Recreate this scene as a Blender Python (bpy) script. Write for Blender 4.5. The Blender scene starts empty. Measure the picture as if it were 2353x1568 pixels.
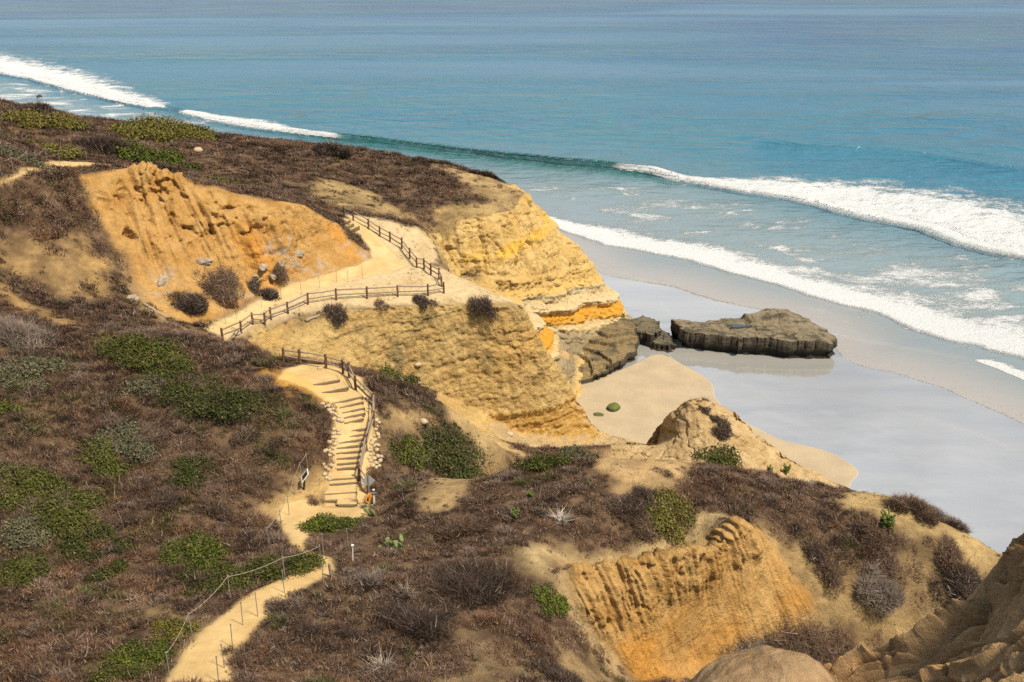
import bpy, math, random
import numpy as np
from mathutils import Vector, Matrix
from mathutils.bvhtree import BVHTree
from mathutils.geometry import delaunay_2d_cdt

rng = np.random.default_rng(11)
random.seed(11)
SC = bpy.context.scene
COL = SC.collection

# ------------------------------------------------------------------ camera geometry (survey of the place)
CAM_H = 50.0
PITCH = math.radians(22)
FPX = 1050.0
SURV = 1024 / 2353.0          # survey sheet: 2353 units wide
CP, SP = math.cos(PITCH), math.sin(PITCH)

def sight(U, V):
    a = (U * SURV - 512) / FPX
    b = (341 - V * SURV) / FPX
    return np.array([a, CP + b * SP, -SP + b * CP])

def at_level(U, V, z):
    d = sight(U, V)
    t = (z - CAM_H) / d[2]
    return np.array([d[0] * t, d[1] * t, z])

# ------------------------------------------------------------------ numpy gradient noise
def _hash(ix, iy, iz, seed):
    h = (ix.astype(np.int64) * 374761393 + iy.astype(np.int64) * 668265263 + iz.astype(np.int64) * 2147483647 + seed * 144665) & 0xFFFFFFFF
    h = ((h ^ (h >> 13)) * 1274126177) & 0xFFFFFFFF
    h = ((h ^ (h >> 16)) * 2246822519) & 0xFFFFFFFF
    return (h ^ (h >> 15)) & 0xFFFFFFFF

_G = rng.normal(size=(256, 3)); _G /= np.linalg.norm(_G, axis=1)[:, None]

def noise3(x, y, z, seed=0):
    x = np.asarray(x, float); y = np.asarray(y, float) + 0 * x; z = np.asarray(z, float) + 0 * x
    fx, fy, fz = np.floor(x), np.floor(y), np.floor(z)
    dx, dy, dz = x - fx, y - fy, z - fz
    ix, iy, iz = fx.astype(np.int64), fy.astype(np.int64), fz.astype(np.int64)
    u, v, w = (d * d * d * (d * (d * 6 - 15) + 10) for d in (dx, dy, dz))
    out = 0
    for cx in (0, 1):
        for cy in (0, 1):
            for cz in (0, 1):
                g = _G[_hash(ix + cx, iy + cy, iz + cz, seed) & 255]
                dot = g[..., 0] * (dx - cx) + g[..., 1] * (dy - cy) + g[..., 2] * (dz - cz)
                out = out + dot * (u if cx else 1 - u) * (v if cy else 1 - v) * (w if cz else 1 - w)
    return out * 1.6

def fbm(x, y, z, octv=4, seed=0, gain=.5):
    s = 0; a = 1.0; f = 1.0; n = 0
    for i in range(octv):
        s = s + a * noise3(np.asarray(x) * f, np.asarray(y) * f, np.asarray(z) * f, seed + i * 7)
        n += a; a *= gain; f *= 2.03
    return s / n

def worley(x, y, z, seed=0, jit=.9):
    """cell noise: nearest and second nearest distances, and a value per cell"""
    fx, fy, fz = np.floor(x), np.floor(y), np.floor(z)
    f1 = np.full(x.shape, 9.); f2 = np.full(x.shape, 9.); cid = np.zeros(x.shape)
    for i in (-1, 0, 1):
        for j in (-1, 0, 1):
            for k in (-1, 0, 1):
                h = _hash((fx + i).astype(np.int64), (fy + j).astype(np.int64), (fz + k).astype(np.int64), seed)
                a, b, c = (h & 1023) / 1023., ((h >> 10) & 1023) / 1023., ((h >> 20) & 1023) / 1023.
                d = np.sqrt((fx + i + .5 + (a - .5) * jit - x) ** 2 + (fy + j + .5 + (b - .5) * jit - y) ** 2 + (fz + k + .5 + (c - .5) * jit - z) ** 2)
                n1 = d < f1
                f2 = np.where(n1, f1, np.minimum(f2, d)); cid = np.where(n1, (h >> 5 & 255) / 255., cid); f1 = np.where(n1, d, f1)
    return f1, f2, cid
def on(mask, fn, *arrs):
    """evaluate fn only where mask > 0"""
    s = mask > 0; out = np.zeros(len(mask)); out[s] = fn(*(a[s] for a in arrs)); return out

def sstep(a, b, x):
    t = np.clip((x - a) / (b - a), 0, 1)
    return t * t * (3 - 2 * t)

def lerp(a, b, t):
    t = np.asarray(t)
    if np.ndim(a) == 1 or np.ndim(b) == 1 or (np.ndim(a) == 2):
        t = t[..., None] if t.ndim == 1 else t
    return np.asarray(a) * (1 - t) + np.asarray(b) * t

def in_poly(px, py, poly):
    inside = np.zeros(px.shape, bool)
    n = len(poly)
    for i in range(n):
        x0, y0 = poly[i]; x1, y1 = poly[(i + 1) % n]
        if y0 == y1: continue
        c = ((y0 > py) != (y1 > py)) & (px < (x1 - x0) * (py - y0) / (y1 - y0) + x0)
        inside ^= c
    return inside

def poly_dist(px, py, line, closed=False):
    """unsigned distance to polyline, signed side, and parameter (0..1) along it"""
    best = np.full(px.shape, 1e9); side = np.zeros(px.shape); par = np.zeros(px.shape)
    n = len(line)
    segs = [(line[i], line[(i + 1) % n]) for i in range(n if closed else n - 1)]
    L = [math.dist(a[:2], b[:2]) for a, b in segs]; tot = sum(L); acc = 0
    for (a, b), l in zip(segs, L):
        dx, dy = b[0] - a[0], b[1] - a[1]
        t = np.clip(((px - a[0]) * dx + (py - a[1]) * dy) / max(l * l, 1e-9), 0, 1)
        d = np.hypot(px - a[0] - t * dx, py - a[1] - t * dy)
        m = d < best
        best = np.where(m, d, best)
        side = np.where(m, np.sign(dx * (py - a[1]) - dy * (px - a[0])), side)
        par = np.where(m, (acc + t * l) / tot, par)
        acc += l
    return best, side, par

def sdf_poly(px, py, poly):
    d, _, _ = poly_dist(px, py, poly, True)
    return np.where(in_poly(px, py, poly), d, -d)       # positive inside

# ------------------------------------------------------------------ object helpers
def mesh_np(name, V, F, mat, parent=None, smooth=True, attrs=None, colors=None):
    """V (n,3), F (m,k) constant k"""
    V = np.ascontiguousarray(V, np.float32); F = np.ascontiguousarray(F, np.int32)
    me = bpy.data.meshes.new(name)
    k = F.shape[1]
    me.vertices.add(len(V)); me.vertices.foreach_set('co', V.ravel())
    me.loops.add(F.size); me.loops.foreach_set('vertex_index', F.ravel())
    me.polygons.add(len(F))
    me.polygons.foreach_set('loop_start', np.arange(0, F.size, k, dtype=np.int32))
    if smooth: me.polygons.foreach_set('use_smooth', np.ones(len(F), bool))
    else: me.polygons.foreach_set('use_smooth', np.zeros(len(F), bool))
    if colors is not None:
        c = np.ones((len(V), 4), np.float32); c[:, :3] = colors
        at = me.color_attributes.new('Col', 'FLOAT_COLOR', 'POINT'); at.data.foreach_set('color', c.ravel())
    for an, av in (attrs or {}).items():
        at = me.attributes.new(an, 'FLOAT', 'POINT'); at.data.foreach_set('value', np.ascontiguousarray(av, np.float32))
    me.update(calc_edges=True); me.validate()
    if mat: me.materials.append(mat)
    o = bpy.data.objects.new(name, me); COL.objects.link(o)
    if parent: o.parent = parent
    return o

def tag(o, label=None, cat=None, group=None, kind=None):
    if label: o['label'] = label
    if cat: o['category'] = cat
    if group: o['group'] = group
    if kind: o['kind'] = kind
    return o

def empty(name, loc, label, cat, group=None):
    o = bpy.data.objects.new(name, None); COL.objects.link(o)
    o.empty_display_size = .3
    o.location = loc
    return tag(o, label, cat, group)

class MB:
    """collects simple solids into one mesh"""
    def __init__(s): s.v = []; s.f = []
    def poly(s, vs, fs):
        b = len(s.v); s.v += [tuple(v) for v in vs]; s.f += [tuple(i + b for i in f) for f in fs]
    def box(s, c, sx, sy, sz, rot=None):
        pts = [Vector((x * sx / 2, y * sy / 2, z * sz / 2)) for x in (-1, 1) for y in (-1, 1) for z in (-1, 1)]
        if rot is not None: pts = [rot @ p for p in pts]
        s.poly([p + Vector(c) for p in pts], [(0, 1, 3, 2), (4, 6, 7, 5), (0, 4, 5, 1), (2, 3, 7, 6), (0, 2, 6, 4), (1, 5, 7, 3)])
    def bar(s, a, b, r0, r1=None, n=7, wob=0.0, seg=1):
        a = Vector(a); b = Vector(b); r1 = r0 if r1 is None else r1
        d = (b - a); L = d.length
        if L < 1e-6: return
        d /= L
        u = d.orthogonal().normalized(); w = d.cross(u)
        vs = []; fs = []
        for k in range(seg + 1):
            t = k / seg; c = a + d * (L * t)
            if 0 < k < seg: c += u * random.uniform(-wob, wob) + w * random.uniform(-wob, wob)
            r = r0 + (r1 - r0) * t
            for i in range(n):
                an = 2 * math.pi * i / n
                rr = r * (1 + random.uniform(-wob, wob) * 2)
                vs.append(c + u * math.cos(an) * rr + w * math.sin(an) * rr)
        for k in range(seg):
            for i in range(n):
                j = (i + 1) % n
                fs.append((k * n + i, k * n + j, (k + 1) * n + j, (k + 1) * n + i))
        fs.append(tuple(range(n - 1, -1, -1))); fs.append(tuple(seg * n + i for i in range(n)))
        s.poly(vs, fs)
    def curve(s, pts, r, n=5):
        for p, q in zip(pts[:-1], pts[1:]): s.bar(p, q, r, n=n)
    def build(s, name, mat, parent=None, smooth=False):
        me = bpy.data.meshes.new(name); me.from_pydata(s.v, [], s.f); me.update()
        if smooth:
            me.polygons.foreach_set('use_smooth', [True] * len(me.polygons))
        if mat: me.materials.append(mat)
        o = bpy.data.objects.new(name, me); COL.objects.link(o)
        if parent:
            o.parent = parent
            o.location = -Vector(parent.location) if parent.type == 'EMPTY' and parent.parent is None else (0, 0, 0)
        return o

# ------------------------------------------------------------------ materials
class NT:
    def __init__(s, tree): s.t = tree
    def n(s, typ, **kw):
        nd = s.t.nodes.new(typ)
        for k, v in kw.items():
            if k.startswith('i_'):
                key = k[2:]; key = int(key) if key.isdigit() else key.replace('_', ' ')
                nd.inputs[key].default_value = v
            else: setattr(nd, k, v)
        return nd
    def l(s, a, b): s.t.links.new(a, b)
    def math(s, op, a, b=None, c=None, clamp=False):
        nd = s.t.nodes.new('ShaderNodeMath'); nd.operation = op; nd.use_clamp = clamp
        for i, x in enumerate((a, b, c)):
            if x is None: continue
            if isinstance(x, (int, float)): nd.inputs[i].default_value = x
            else: s.l(x, nd.inputs[i])
        return nd.outputs[0]
    def maprange(s, x, a, b, c=0., d=1., smooth=True):
        nd = s.t.nodes.new('ShaderNodeMapRange'); nd.interpolation_type = 'SMOOTHSTEP' if smooth else 'LINEAR'
        s.l(x, nd.inputs[0])
        for i, v in enumerate((a, b, c, d)):
            if isinstance(v, (int, float)): nd.inputs[1 + i].default_value = v
            else: s.l(v, nd.inputs[1 + i])
        return nd.outputs[0]
    def mix(s, fac, a, b, blend='MIX'):
        nd = s.t.nodes.new('ShaderNodeMix'); nd.data_type = 'RGBA'; nd.blend_type = blend
        for i, x in ((0, fac), (6, a), (7, b)):
            if isinstance(x, (int, float)): nd.inputs[i].default_value = x
            elif isinstance(x, (tuple, list)): nd.inputs[i].default_value = (*x, 1) if len(x) == 3 else x
            else: s.l(x, nd.inputs[i])
        return nd.outputs[2]
    def noise(s, vec, scale, detail=4, rough=.55, dist=0.):
        nd = s.n('ShaderNodeTexNoise'); nd.inputs['Scale'].default_value = scale
        nd.inputs['Detail'].default_value = detail; nd.inputs['Roughness'].default_value = rough; nd.inputs['Distortion'].default_value = dist
        if vec is not None: s.l(vec, nd.inputs['Vector'])
        return nd.outputs['Fac']
    def mapping(s, vec, scale=(1, 1, 1), rot=(0, 0, 0)):
        nd = s.n('ShaderNodeMapping'); nd.inputs['Scale'].default_value = scale; nd.inputs['Rotation'].default_value = rot
        s.l(vec, nd.inputs['Vector']); return nd.outputs[0]
    def bump(s, h, strength, dist, normal=None):
        nd = s.n('ShaderNodeBump'); nd.inputs['Strength'].default_value = strength; nd.inputs['Distance'].default_value = dist
        s.l(h, nd.inputs['Height'])
        if normal is not None: s.l(normal, nd.inputs['Normal'])
        return nd.outputs[0]
    def attr(s, name):
        return s.n('ShaderNodeAttribute', attribute_name=name)

def new_mat(name, rough=.9, spec=.2):
    m = bpy.data.materials.new(name); m.use_nodes = True
    t = NT(m.node_tree); b = m.node_tree.nodes['Principled BSDF']
    b.inputs['Roughness'].default_value = rough
    b.inputs['Specular IOR Level'].default_value = spec
    pos = t.n('ShaderNodeNewGeometry').outputs['Position']
    return m, t, b, pos

def mat_earth():
    m, t, b, pos = new_mat('earth', .95, .1)
    col = t.attr('Col').outputs['Color']
    n1 = t.noise(pos, 2.2, 6, .65); n2 = t.noise(pos, 14, 4, .7); n3 = t.noise(pos, .5, 3, .5)
    v = t.maprange(n1, .25, .75, .74, 1.22, False)
    v2 = t.maprange(n2, .2, .8, .84, 1.14, False)
    c = t.mix(1., col, t.math('MULTIPLY', v, v2), 'MULTIPLY')
    spk = t.noise(pos, 24, 3, .6)
    c = t.mix(t.maprange(spk, .62, .70, 0., .45), c, (.10, .07, .045))
    c = t.mix(t.maprange(spk, .36, .30, 0., .4), c, (.62, .52, .38))
    t.l(c, b.inputs['Base Color'])
    n4 = t.noise(pos, 5.5, 5, .7)
    h = t.math('ADD', t.math('ADD', t.math('MULTIPLY', n1, .5), t.math('MULTIPLY', n4, .35)), t.math('MULTIPLY', n2, .18))
    t.l(t.bump(h, 1., .38), b.inputs['Normal'])
    return m

def mat_path():
    m, t, b, pos = new_mat('trodden_sand', .95, .1)
    col = t.attr('Col').outputs['Color']
    n1 = t.noise(pos, 1.1, 5, .6); n2 = t.noise(pos, 9, 4, .65)
    c = t.mix(1., col, t.maprange(n1, .25, .75, .86, 1.1, False), 'MULTIPLY')
    c = t.mix(1., c, t.maprange(n2, .2, .8, .9, 1.08, False), 'MULTIPLY')
    t.l(c, b.inputs['Base Color'])
    vor = t.n('ShaderNodeTexVoronoi'); vor.inputs['Scale'].default_value = 3.2; t.l(pos, vor.inputs['Vector'])
    h = t.math('ADD', t.math('MULTIPLY', n2, .3), t.math('MULTIPLY', vor.outputs['Distance'], .35))
    t.l(t.bump(h, .6, .08), b.inputs['Normal'])
    return m

def mat_foliage(name, rough=.8):
    m, t, b, pos = new_mat(name, rough, .15)
    col = t.attr('Col').outputs['Color']
    t.l(col, b.inputs['Base Color'])
    return m

def mat_wood(name, c0, c1, sc=(6, 6, 6)):
    m, t, b, pos = new_mat(name, .8, .25)
    n = t.noise(t.mapping(pos, sc), 3, 6, .7); n2 = t.noise(pos, 40, 3, .6)
    c = t.mix(t.maprange(n, .3, .7), c0, c1)
    c = t.mix(1., c, t.maprange(n2, .2, .8, .75, 1.15, False), 'MULTIPLY')
    t.l(c, b.inputs['Base Color'])
    t.l(t.bump(n2, .5, .02), b.inputs['Normal'])
    return m

def mat_plain(name, c, rough=.6, spec=.3, var=.2, metal=0.):
    m, t, b, pos = new_mat(name, rough, spec)
    n = t.noise(pos, 7, 5, .65)
    col = t.mix(1., c, t.maprange(n, .2, .8, 1 - var, 1 + var, False), 'MULTIPLY')
    t.l(col, b.inputs['Base Color']); b.inputs['Metallic'].default_value = metal
    t.l(t.bump(n, .25, .02), b.inputs['Normal'])
    return m

def mat_rock(name):
    m, t, b, pos = new_mat(name, .85, .25)
    col = t.attr('Col').outputs['Color']
    n1 = t.noise(pos, 1.6, 7, .7); n2 = t.noise(pos, 11, 4, .7)
    c = t.mix(1., col, t.maprange(n1, .25, .75, .6, 1.35, False), 'MULTIPLY')
    c = t.mix(1., c, t.maprange(n2, .2, .8, .75, 1.2, False), 'MULTIPLY')
    t.l(c, b.inputs['Base Color'])
    h = t.math('ADD', n1, t.math('MULTIPLY', n2, .3))
    t.l(t.bump(h, .8, .2), b.inputs['Normal'])
    return m

def mat_outcrop():
    m, t, b, pos = new_mat('outcrop_sandstone', .9, .15)
    col = t.attr('Col').outputs['Color']
    n1 = t.noise(pos, 3.2, 7, .7); n2 = t.noise(pos, 24, 5, .75); n3 = t.noise(pos, 90, 3, .7)
    c = t.mix(1., col, t.maprange(n1, .25, .75, .72, 1.25, False), 'MULTIPLY')
    c = t.mix(1., c, t.maprange(n2, .25, .75, .78, 1.2, False), 'MULTIPLY')
    t.l(c, b.inputs['Base Color'])
    h = t.math('ADD', t.math('ADD', n1, t.math('MULTIPLY', n2, .28)), t.math('MULTIPLY', n3, .08))
    t.l(t.bump(h, 1., .12), b.inputs['Normal'])
    return m

def mat_beach():
    m, t, b, pos = new_mat('beach_sand', .9, .1)
    wet = t.attr('wet').outputs['Fac']
    n1 = t.noise(pos, .35, 6, .6); n2 = t.noise(pos, 6, 4, .7); n3 = t.noise(t.mapping(pos, (.05, .25, 1), (0, 0, -.65)), 1.0, 5, .6)
    w = t.maprange(t.math('ADD', wet, t.math('MULTIPLY', t.math('SUBTRACT', n1, .5), .16)), .46, .54)
    dry = t.mix(t.maprange(n1, .3, .7), (.43, .345, .225), (.36, .29, .19))
    dry = t.mix(1., dry, t.maprange(n2, .2, .8, .86, 1.1, False), 'MULTIPLY')
    wc = t.mix(t.maprange(n3, .35, .65), (.43, .43, .41), (.37, .38, .375))
    wl = t.attr('wash').outputs['Fac']
    wl = t.math('MULTIPLY', wl, t.maprange(n2, .40, .58))
    t.l(t.mix(t.math('MULTIPLY', wl, .35), t.mix(w, dry, wc), (.62, .56, .46)), b.inputs['Base Color'])
    t.l(t.maprange(w, 0., 1., .95, .045, False), b.inputs['Roughness'])
    t.l(t.maprange(w, 0., 1., .1, 1., False), b.inputs['Specular IOR Level'])
    b.inputs['IOR'].default_value = 2.9
    hb = t.math('MULTIPLY', n2, t.math('SUBTRACT', 1.02, w))
    rip = t.noise(t.mapping(pos, (.25, 1.2, 1), (0, 0, -.7)), 1.0, 3, .5)
    hb = t.math('ADD', hb, t.math('MULTIPLY', rip, .012))
    t.l(t.bump(hb, .5, .12), b.inputs['Normal'])
    return m

def mat_sea():
    m, t, b, pos = new_mat('sea_water', .08, .5)
    b.inputs['IOR'].default_value = 1.333
    A = lambda n: t.attr(n).outputs['Fac']
    shore = A('shore')                       # metres out from the water's edge
    rotp = t.mapping(pos, (1, 1, 1), (0, 0, .55))
    # slicks, with painted-in sky reflection, and deeper patches drawn out along the wind
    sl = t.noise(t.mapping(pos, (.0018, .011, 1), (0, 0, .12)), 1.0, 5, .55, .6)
    sl2 = t.noise(t.mapping(pos, (.012, .03, 1)), 1.0, 4, .6)
    deep = t.maprange(shore, 60, 420)
    c = t.mix(deep, (.036, .155, .245), (.024, .098, .245))
    c = t.mix(t.maprange(sl2, .35, .7, 0, .5), c, (.045, .175, .225))
    c = t.mix(t.math('MULTIPLY', t.maprange(sl, .48, .64, 0., .75), t.maprange(shore, 90, 220)), c, (.105, .20, .30))  # pale sky reflection on the slicks, painted into the base colour
    near = t.maprange(shore, 4, 85)
    c = t.mix(near, (.21, .25, .255), c)
    c = t.mix(t.math('MULTIPLY', A('lace'), .45), c, (.24, .32, .345))
    c = t.mix(t.maprange(shore, 0, 14), (.36, .335, .30), c)
    t.l(t.maprange(shore, 4, 38, 2.5, 1.333), b.inputs['IOR'])
    g = A('green')
    nz0 = t.noise(pos, .35, 4, .6)
    c = t.mix(t.math('MULTIPLY', g, t.maprange(nz0, .3, .7, .35, .85)), c, (.020, .140, .130))
    # foam
    lac = t.n('ShaderNodeTexVoronoi', feature='DISTANCE_TO_EDGE'); lac.inputs['Scale'].default_value = 1.
    nz = t.noise(pos, .5, 4, .6)
    wv = t.n('ShaderNodeVectorMath', operation='ADD')
    nzc = t.n('ShaderNodeTexNoise'); nzc.inputs['Scale'].default_value = .45; nzc.inputs['Detail'].default_value = 4; t.l(pos, nzc.inputs['Vector'])
    sc = t.n('ShaderNodeVectorMath', operation='SCALE'); sc.inputs['Scale'].default_value = 2.6; t.l(nzc.outputs['Color'], sc.inputs[0])
    mp = t.mapping(pos, (.35, .95, 1), (0, 0, .45))
    t.l(mp, wv.inputs[0]); t.l(sc.outputs[0], wv.inputs[1]); t.l(wv.outputs[0], lac.inputs['Vector'])
    lace = t.maprange(lac.outputs['Distance'], .0, .22, 1., 0.)
    fine = t.noise(t.mapping(pos, (.7, 2.2, 1), (0, 0, .45)), 1.6, 6, .7)
    grain = t.noise(pos, 2.6, 6, .75)
    brk = t.noise(pos, .22, 5, .65)
    masks = []
    for nm in ('f1', 'f2', 'f3'):
        f = A(nm)
        front = t.maprange(t.math('ADD', f, t.math('MULTIPLY', t.math('SUBTRACT', grain, .5), .06)), -.02, .03)
        v = t.math('SUBTRACT', 1., f)
        tex = t.math('ADD', t.math('MULTIPLY', lace, .10), t.math('ADD', t.math('MULTIPLY', fine, .60), t.math('MULTIPLY', brk, .95)))
        dens = t.math('ADD', t.math('MULTIPLY', v, .95), t.math('SUBTRACT', tex, .98))
        body = t.maprange(dens, .0, .30)
        masks.append(t.math('MULTIPLY', t.math('MULTIPLY', front, body), A('e' + nm[1])))
    foam = t.math('MAXIMUM', t.math('MAXIMUM', masks[0], masks[1]), masks[2])
    lz = A('lace')
    pat = t.noise(t.mapping(pos, (.085, .15, 1), (0, 0, .35)), 1.0, 8, .66, .8)
    lv_ = t.math('ADD', t.math('ADD', pat, t.math('MULTIPLY', t.math('SUBTRACT', fine, .5), .35)), t.math('MULTIPLY', lace, .05))
    lm = t.math('MULTIPLY', t.maprange(lv_, t.maprange(lz, .3, 1., .60, .46, False), t.maprange(lz, .3, 1., .76, .66, False)), t.maprange(lz, .05, .5))
    foam = t.math('MAXIMUM', foam, lm, clamp=True)
    # thin bubble line at the very edge of the swash
    ed = t.math('ADD', shore, t.math('MULTIPLY', t.math('SUBTRACT', nz, .5), .9))
    line = t.math('MULTIPLY', t.math('MULTIPLY', t.maprange(ed, .0, .18), t.maprange(ed, .2, .5, 1., 0.)), .6)
    bub = t.math('MULTIPLY', t.maprange(ed, .3, 6., .30, 0.), t.maprange(fine, .56, .7))
    foam = t.math('MAXIMUM', foam, t.math('MULTIPLY', t.math('MAXIMUM', line, bub), t.maprange(grain, .42, .62)), clamp=True)
    fcol = t.mix(t.maprange(grain, .3, .7), (.58, .62, .645), (.74, .765, .78))
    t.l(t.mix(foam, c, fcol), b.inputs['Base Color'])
    r = t.maprange(sl, .38, .66, .06, .20)
    t.l(t.math('MAXIMUM', r, t.math('MULTIPLY', foam, .85)), b.inputs['Roughness'])
    # ripples
    r1 = t.noise(t.mapping(pos, (.20, .42, 1), (0, 0, .25)), 1.0, 2, .5)
    r2 = t.noise(t.mapping(pos, (.62, 1.05, 1), (0, 0, -.15)), 1.0, 2, .5)
    r3 = t.noise(t.mapping(pos, (.06, .12, 1), (0, 0, .3)), 1.0, 2, .5)
    amp = t.math('MULTIPLY', t.maprange(sl, .40, .62, 1.0, .45), t.maprange(shore, 1, 45, .06, 1.))
    h = t.math('ADD', t.math('ADD', t.math('MULTIPLY', r1, 1.0), t.math('MULTIPLY', r2, .38)), t.math('MULTIPLY', r3, 1.7))
    h = t.math('MULTIPLY', h, amp)
    gst = t.noise(t.mapping(pos, (.008, .02, 1), (0, 0, -.2)), 1.0, 4, .6)
    h = t.math('MULTIPLY', h, t.maprange(gst, .35, .65, .75, 1.5, False))
    h = t.math('ADD', h, t.math('MULTIPLY', t.math('MULTIPLY', foam, grain), .45))
    t.l(t.bump(h, 1.0, 1.0), b.inputs['Normal'])
    return m

M = dict(
    earth=mat_earth(), path=mat_path(), beach=mat_beach(), sea=mat_sea(),
    scrub=mat_foliage('dry_scrub'), leaf=mat_foliage('shrub_leaf', .6), rock=mat_rock('wet_rock'), rockn=mat_outcrop(),
    post=mat_wood('brown_post', (.11, .055, .03), (.20, .11, .06)),
    rail=mat_wood('weathered_rail', (.33, .27, .21), (.20, .15, .11)),
    timber=mat_wood('step_timber', (.23, .17, .10), (.13, .09, .055)),
    steel=mat_plain('galvanised_steel', (.24, .23, .21), .5, .5),
    rope=mat_plain('cable_rope', (.36, .31, .24), .8),
    alu=mat_plain('sign_back', (.36, .36, .36), .45, .5, .06),
    orange=mat_plain('orange_sign', (.80, .30, .02), .5, .4, .05),
    black=mat_plain('black_paint', (.015, .014, .013), .5, .3, .1),
    white=mat_plain('white_paint', (.72, .69, .62), .6, .3, .08),
    signbrown=mat_plain('dark_sign_board', (.03, .022, .018), .6, .3, .1),
    cactus=mat_plain('cactus_green', (.19, .24, .09), .7, .3, .25),
    cholla=mat_plain('cholla_green', (.10, .13, .03), .8, .2, .35),
    kelp=mat_plain('dark_kelp', (.035, .032, .015), .5, .4, .3),
    stone=mat_plain('pale_cobble', (.44, .35, .22), .85, .2, .3),
    drift=mat_wood('driftwood', (.40, .33, .25), (.26, .20, .14)),
)

# ------------------------------------------------------------------ terrain: surveyed spot heights and break lines
TP = []; TE = []; THARD = set()

def raw(x, y, z): TP.append((x, y, z)); return len(TP) - 1
def sp(U, V, z): return raw(*at_level(U, V, z))
def spots(*l):
    for q in l: sp(*q)
def line(l, hard=True, closed=False):
    ids = [q if isinstance(q, int) else (sp(*q) if len(q) == 3 else raw(*q[:3])) for q in l]
    for a, b in zip(ids[:-1], ids[1:]): TE.append((a, b))
    if closed: TE.append((ids[-1], ids[0]))
    if hard: THARD.update(ids)
    return ids

# near path, stairs and landing
line([(380,1568,22),(470,1440,21.4),(560,1360,20.9),(640,1318,20.5),(700,1290,20),(668,1240,19.2),(640,1205,18.8),(690,1165,18),(735,1145,17.6)], False)
line([(545,1568,21.8),(590,1440,21.2),(660,1370,20.8),(760,1325,20.2),(768,1285,19.9)], False)
line([(735,1160,17.45),(772,1020,19.3),(780,925,20.4),(715,880,21),(640,840,21.3)], False)
line([(850,1160,17.5),(870,1000,19.4),(868,930,20.3),(835,880,21),(800,845,21.2),(690,822,21.3)], False)
# left hillside
spots((0,1568,21.6),(200,1568,21.8),(0,1350,21),(200,1350,20.3),(400,1420,20.9),(0,1200,21),(200,1200,20),(400,1250,19.7),(550,1290,19.8),
      (590,1190,19),(400,1100,19.6),(200,1050,20.8),(0,1000,22.5),(550,1050,19.9),(690,1090,18.9),(725,1000,20.0),(640,960,21.1),(500,930,21.5),
      (300,900,22),(100,850,23),(0,800,23.8),(-200,800,25),(-200,1100,23),(-200,1500,22))
line([(-200,735,25.5),(0,745,24.2),(130,755,23.6),(300,757,23),(450,762,22.3),(560,795,22),(640,865,21.7),(745,912,21.3),(772,965,20.6)], False)
# upper hillside below the ridge path
spots((0,500,27.4),(150,500,27.2),(0,600,24.9),(150,600,24.6),(250,650,22.6),(0,695,23.6),(150,700,22.5),(300,720,21.3),(420,757,19.9),(-200,600,27))
line([(-200,440,31.5),(0,406,30.3),(100,382,30.6),(150,370,30.8),(262,380,29.9)], False)
# upper scarp
line([(185,400,29),(290,385,29.5),(370,392,29),(450,412,28.3),(530,435,27.4),(600,455,26.3),(650,462,25.9),(700,468,25.4),(722,492,24.4),(780,512,22.6),(803,540,21.4),(845,575,20.3),(852,594,19.4)])
line([(185,400,29),(225,500,26.2),(290,590,23.3),(330,680,21.1),(370,725,20.2),(440,745,19.4),(490,745,19),(545,705,19.1),(600,680,19),(700,642,19.1),(770,628,19.1),(845,603,19.2)], False)
spots((300,480,26),(370,590,23.2),(400,680,20.9),(380,480,26.2),(460,520,24.7),(470,620,21.9),(600,570,22.7),(620,620,20.8),(560,500,25.3),(660,530,23.7),(700,590,20.8),(740,560,21.6),(790,595,20))
# far trail and the top of the front headland
line([(500,780,18.6),(600,732,18.8),(700,694,18.7),(840,665,18.7),(915,650,18.6),(1000,640,18.4)], False)
spots((850,560,19.6),(830,530,20.4),(805,505,21.1),(795,492,21.4),(900,560,19.6),(950,600,18.9),(860,600,19),(700,665,18.9))
back = line([(760,470,21.9),(850,490,21.2),(900,503,20.7),(960,518,20),(1000,555,19),(1005,605,18.5),(1050,632,18),(1100,652,17.6),(1190,692,16.9)])
# front headland wall
nose_top = sp(1205, 705, 16.4); THARD.add(nose_top); TE.append((back[-1], nose_top))
line([(516,800,18.3),(566,776,18.3),(606,755,18.3),(680,722,18.4),(760,712,18.3),(900,702,17.8),(1050,698,17.3),(1150,698,16.9),nose_top])
nl = line([nose_top,(1250,790,12.3),(1300,860,8.5),(1335,920,5.6),(1365,968,3.3),(1384,1012,1.6)])
wb = line([(590,815,16.6),(650,830,15.6),(720,832,14.8),(830,850,13),(950,880,10.5),(1080,940,7),(1190,996,4),(1290,1006,2.6),nl[-1]])
# cove behind the front headland
n = [TP[i] for i in nl]
line([(-8.5,112,17.5,0),(-2.5,104,8.5,0),(-.5,99.5,4.5,0),(3,97.4,2.5,0),(7,97.2,1.2,0),(10.2,96.5,.8,0)])
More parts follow.
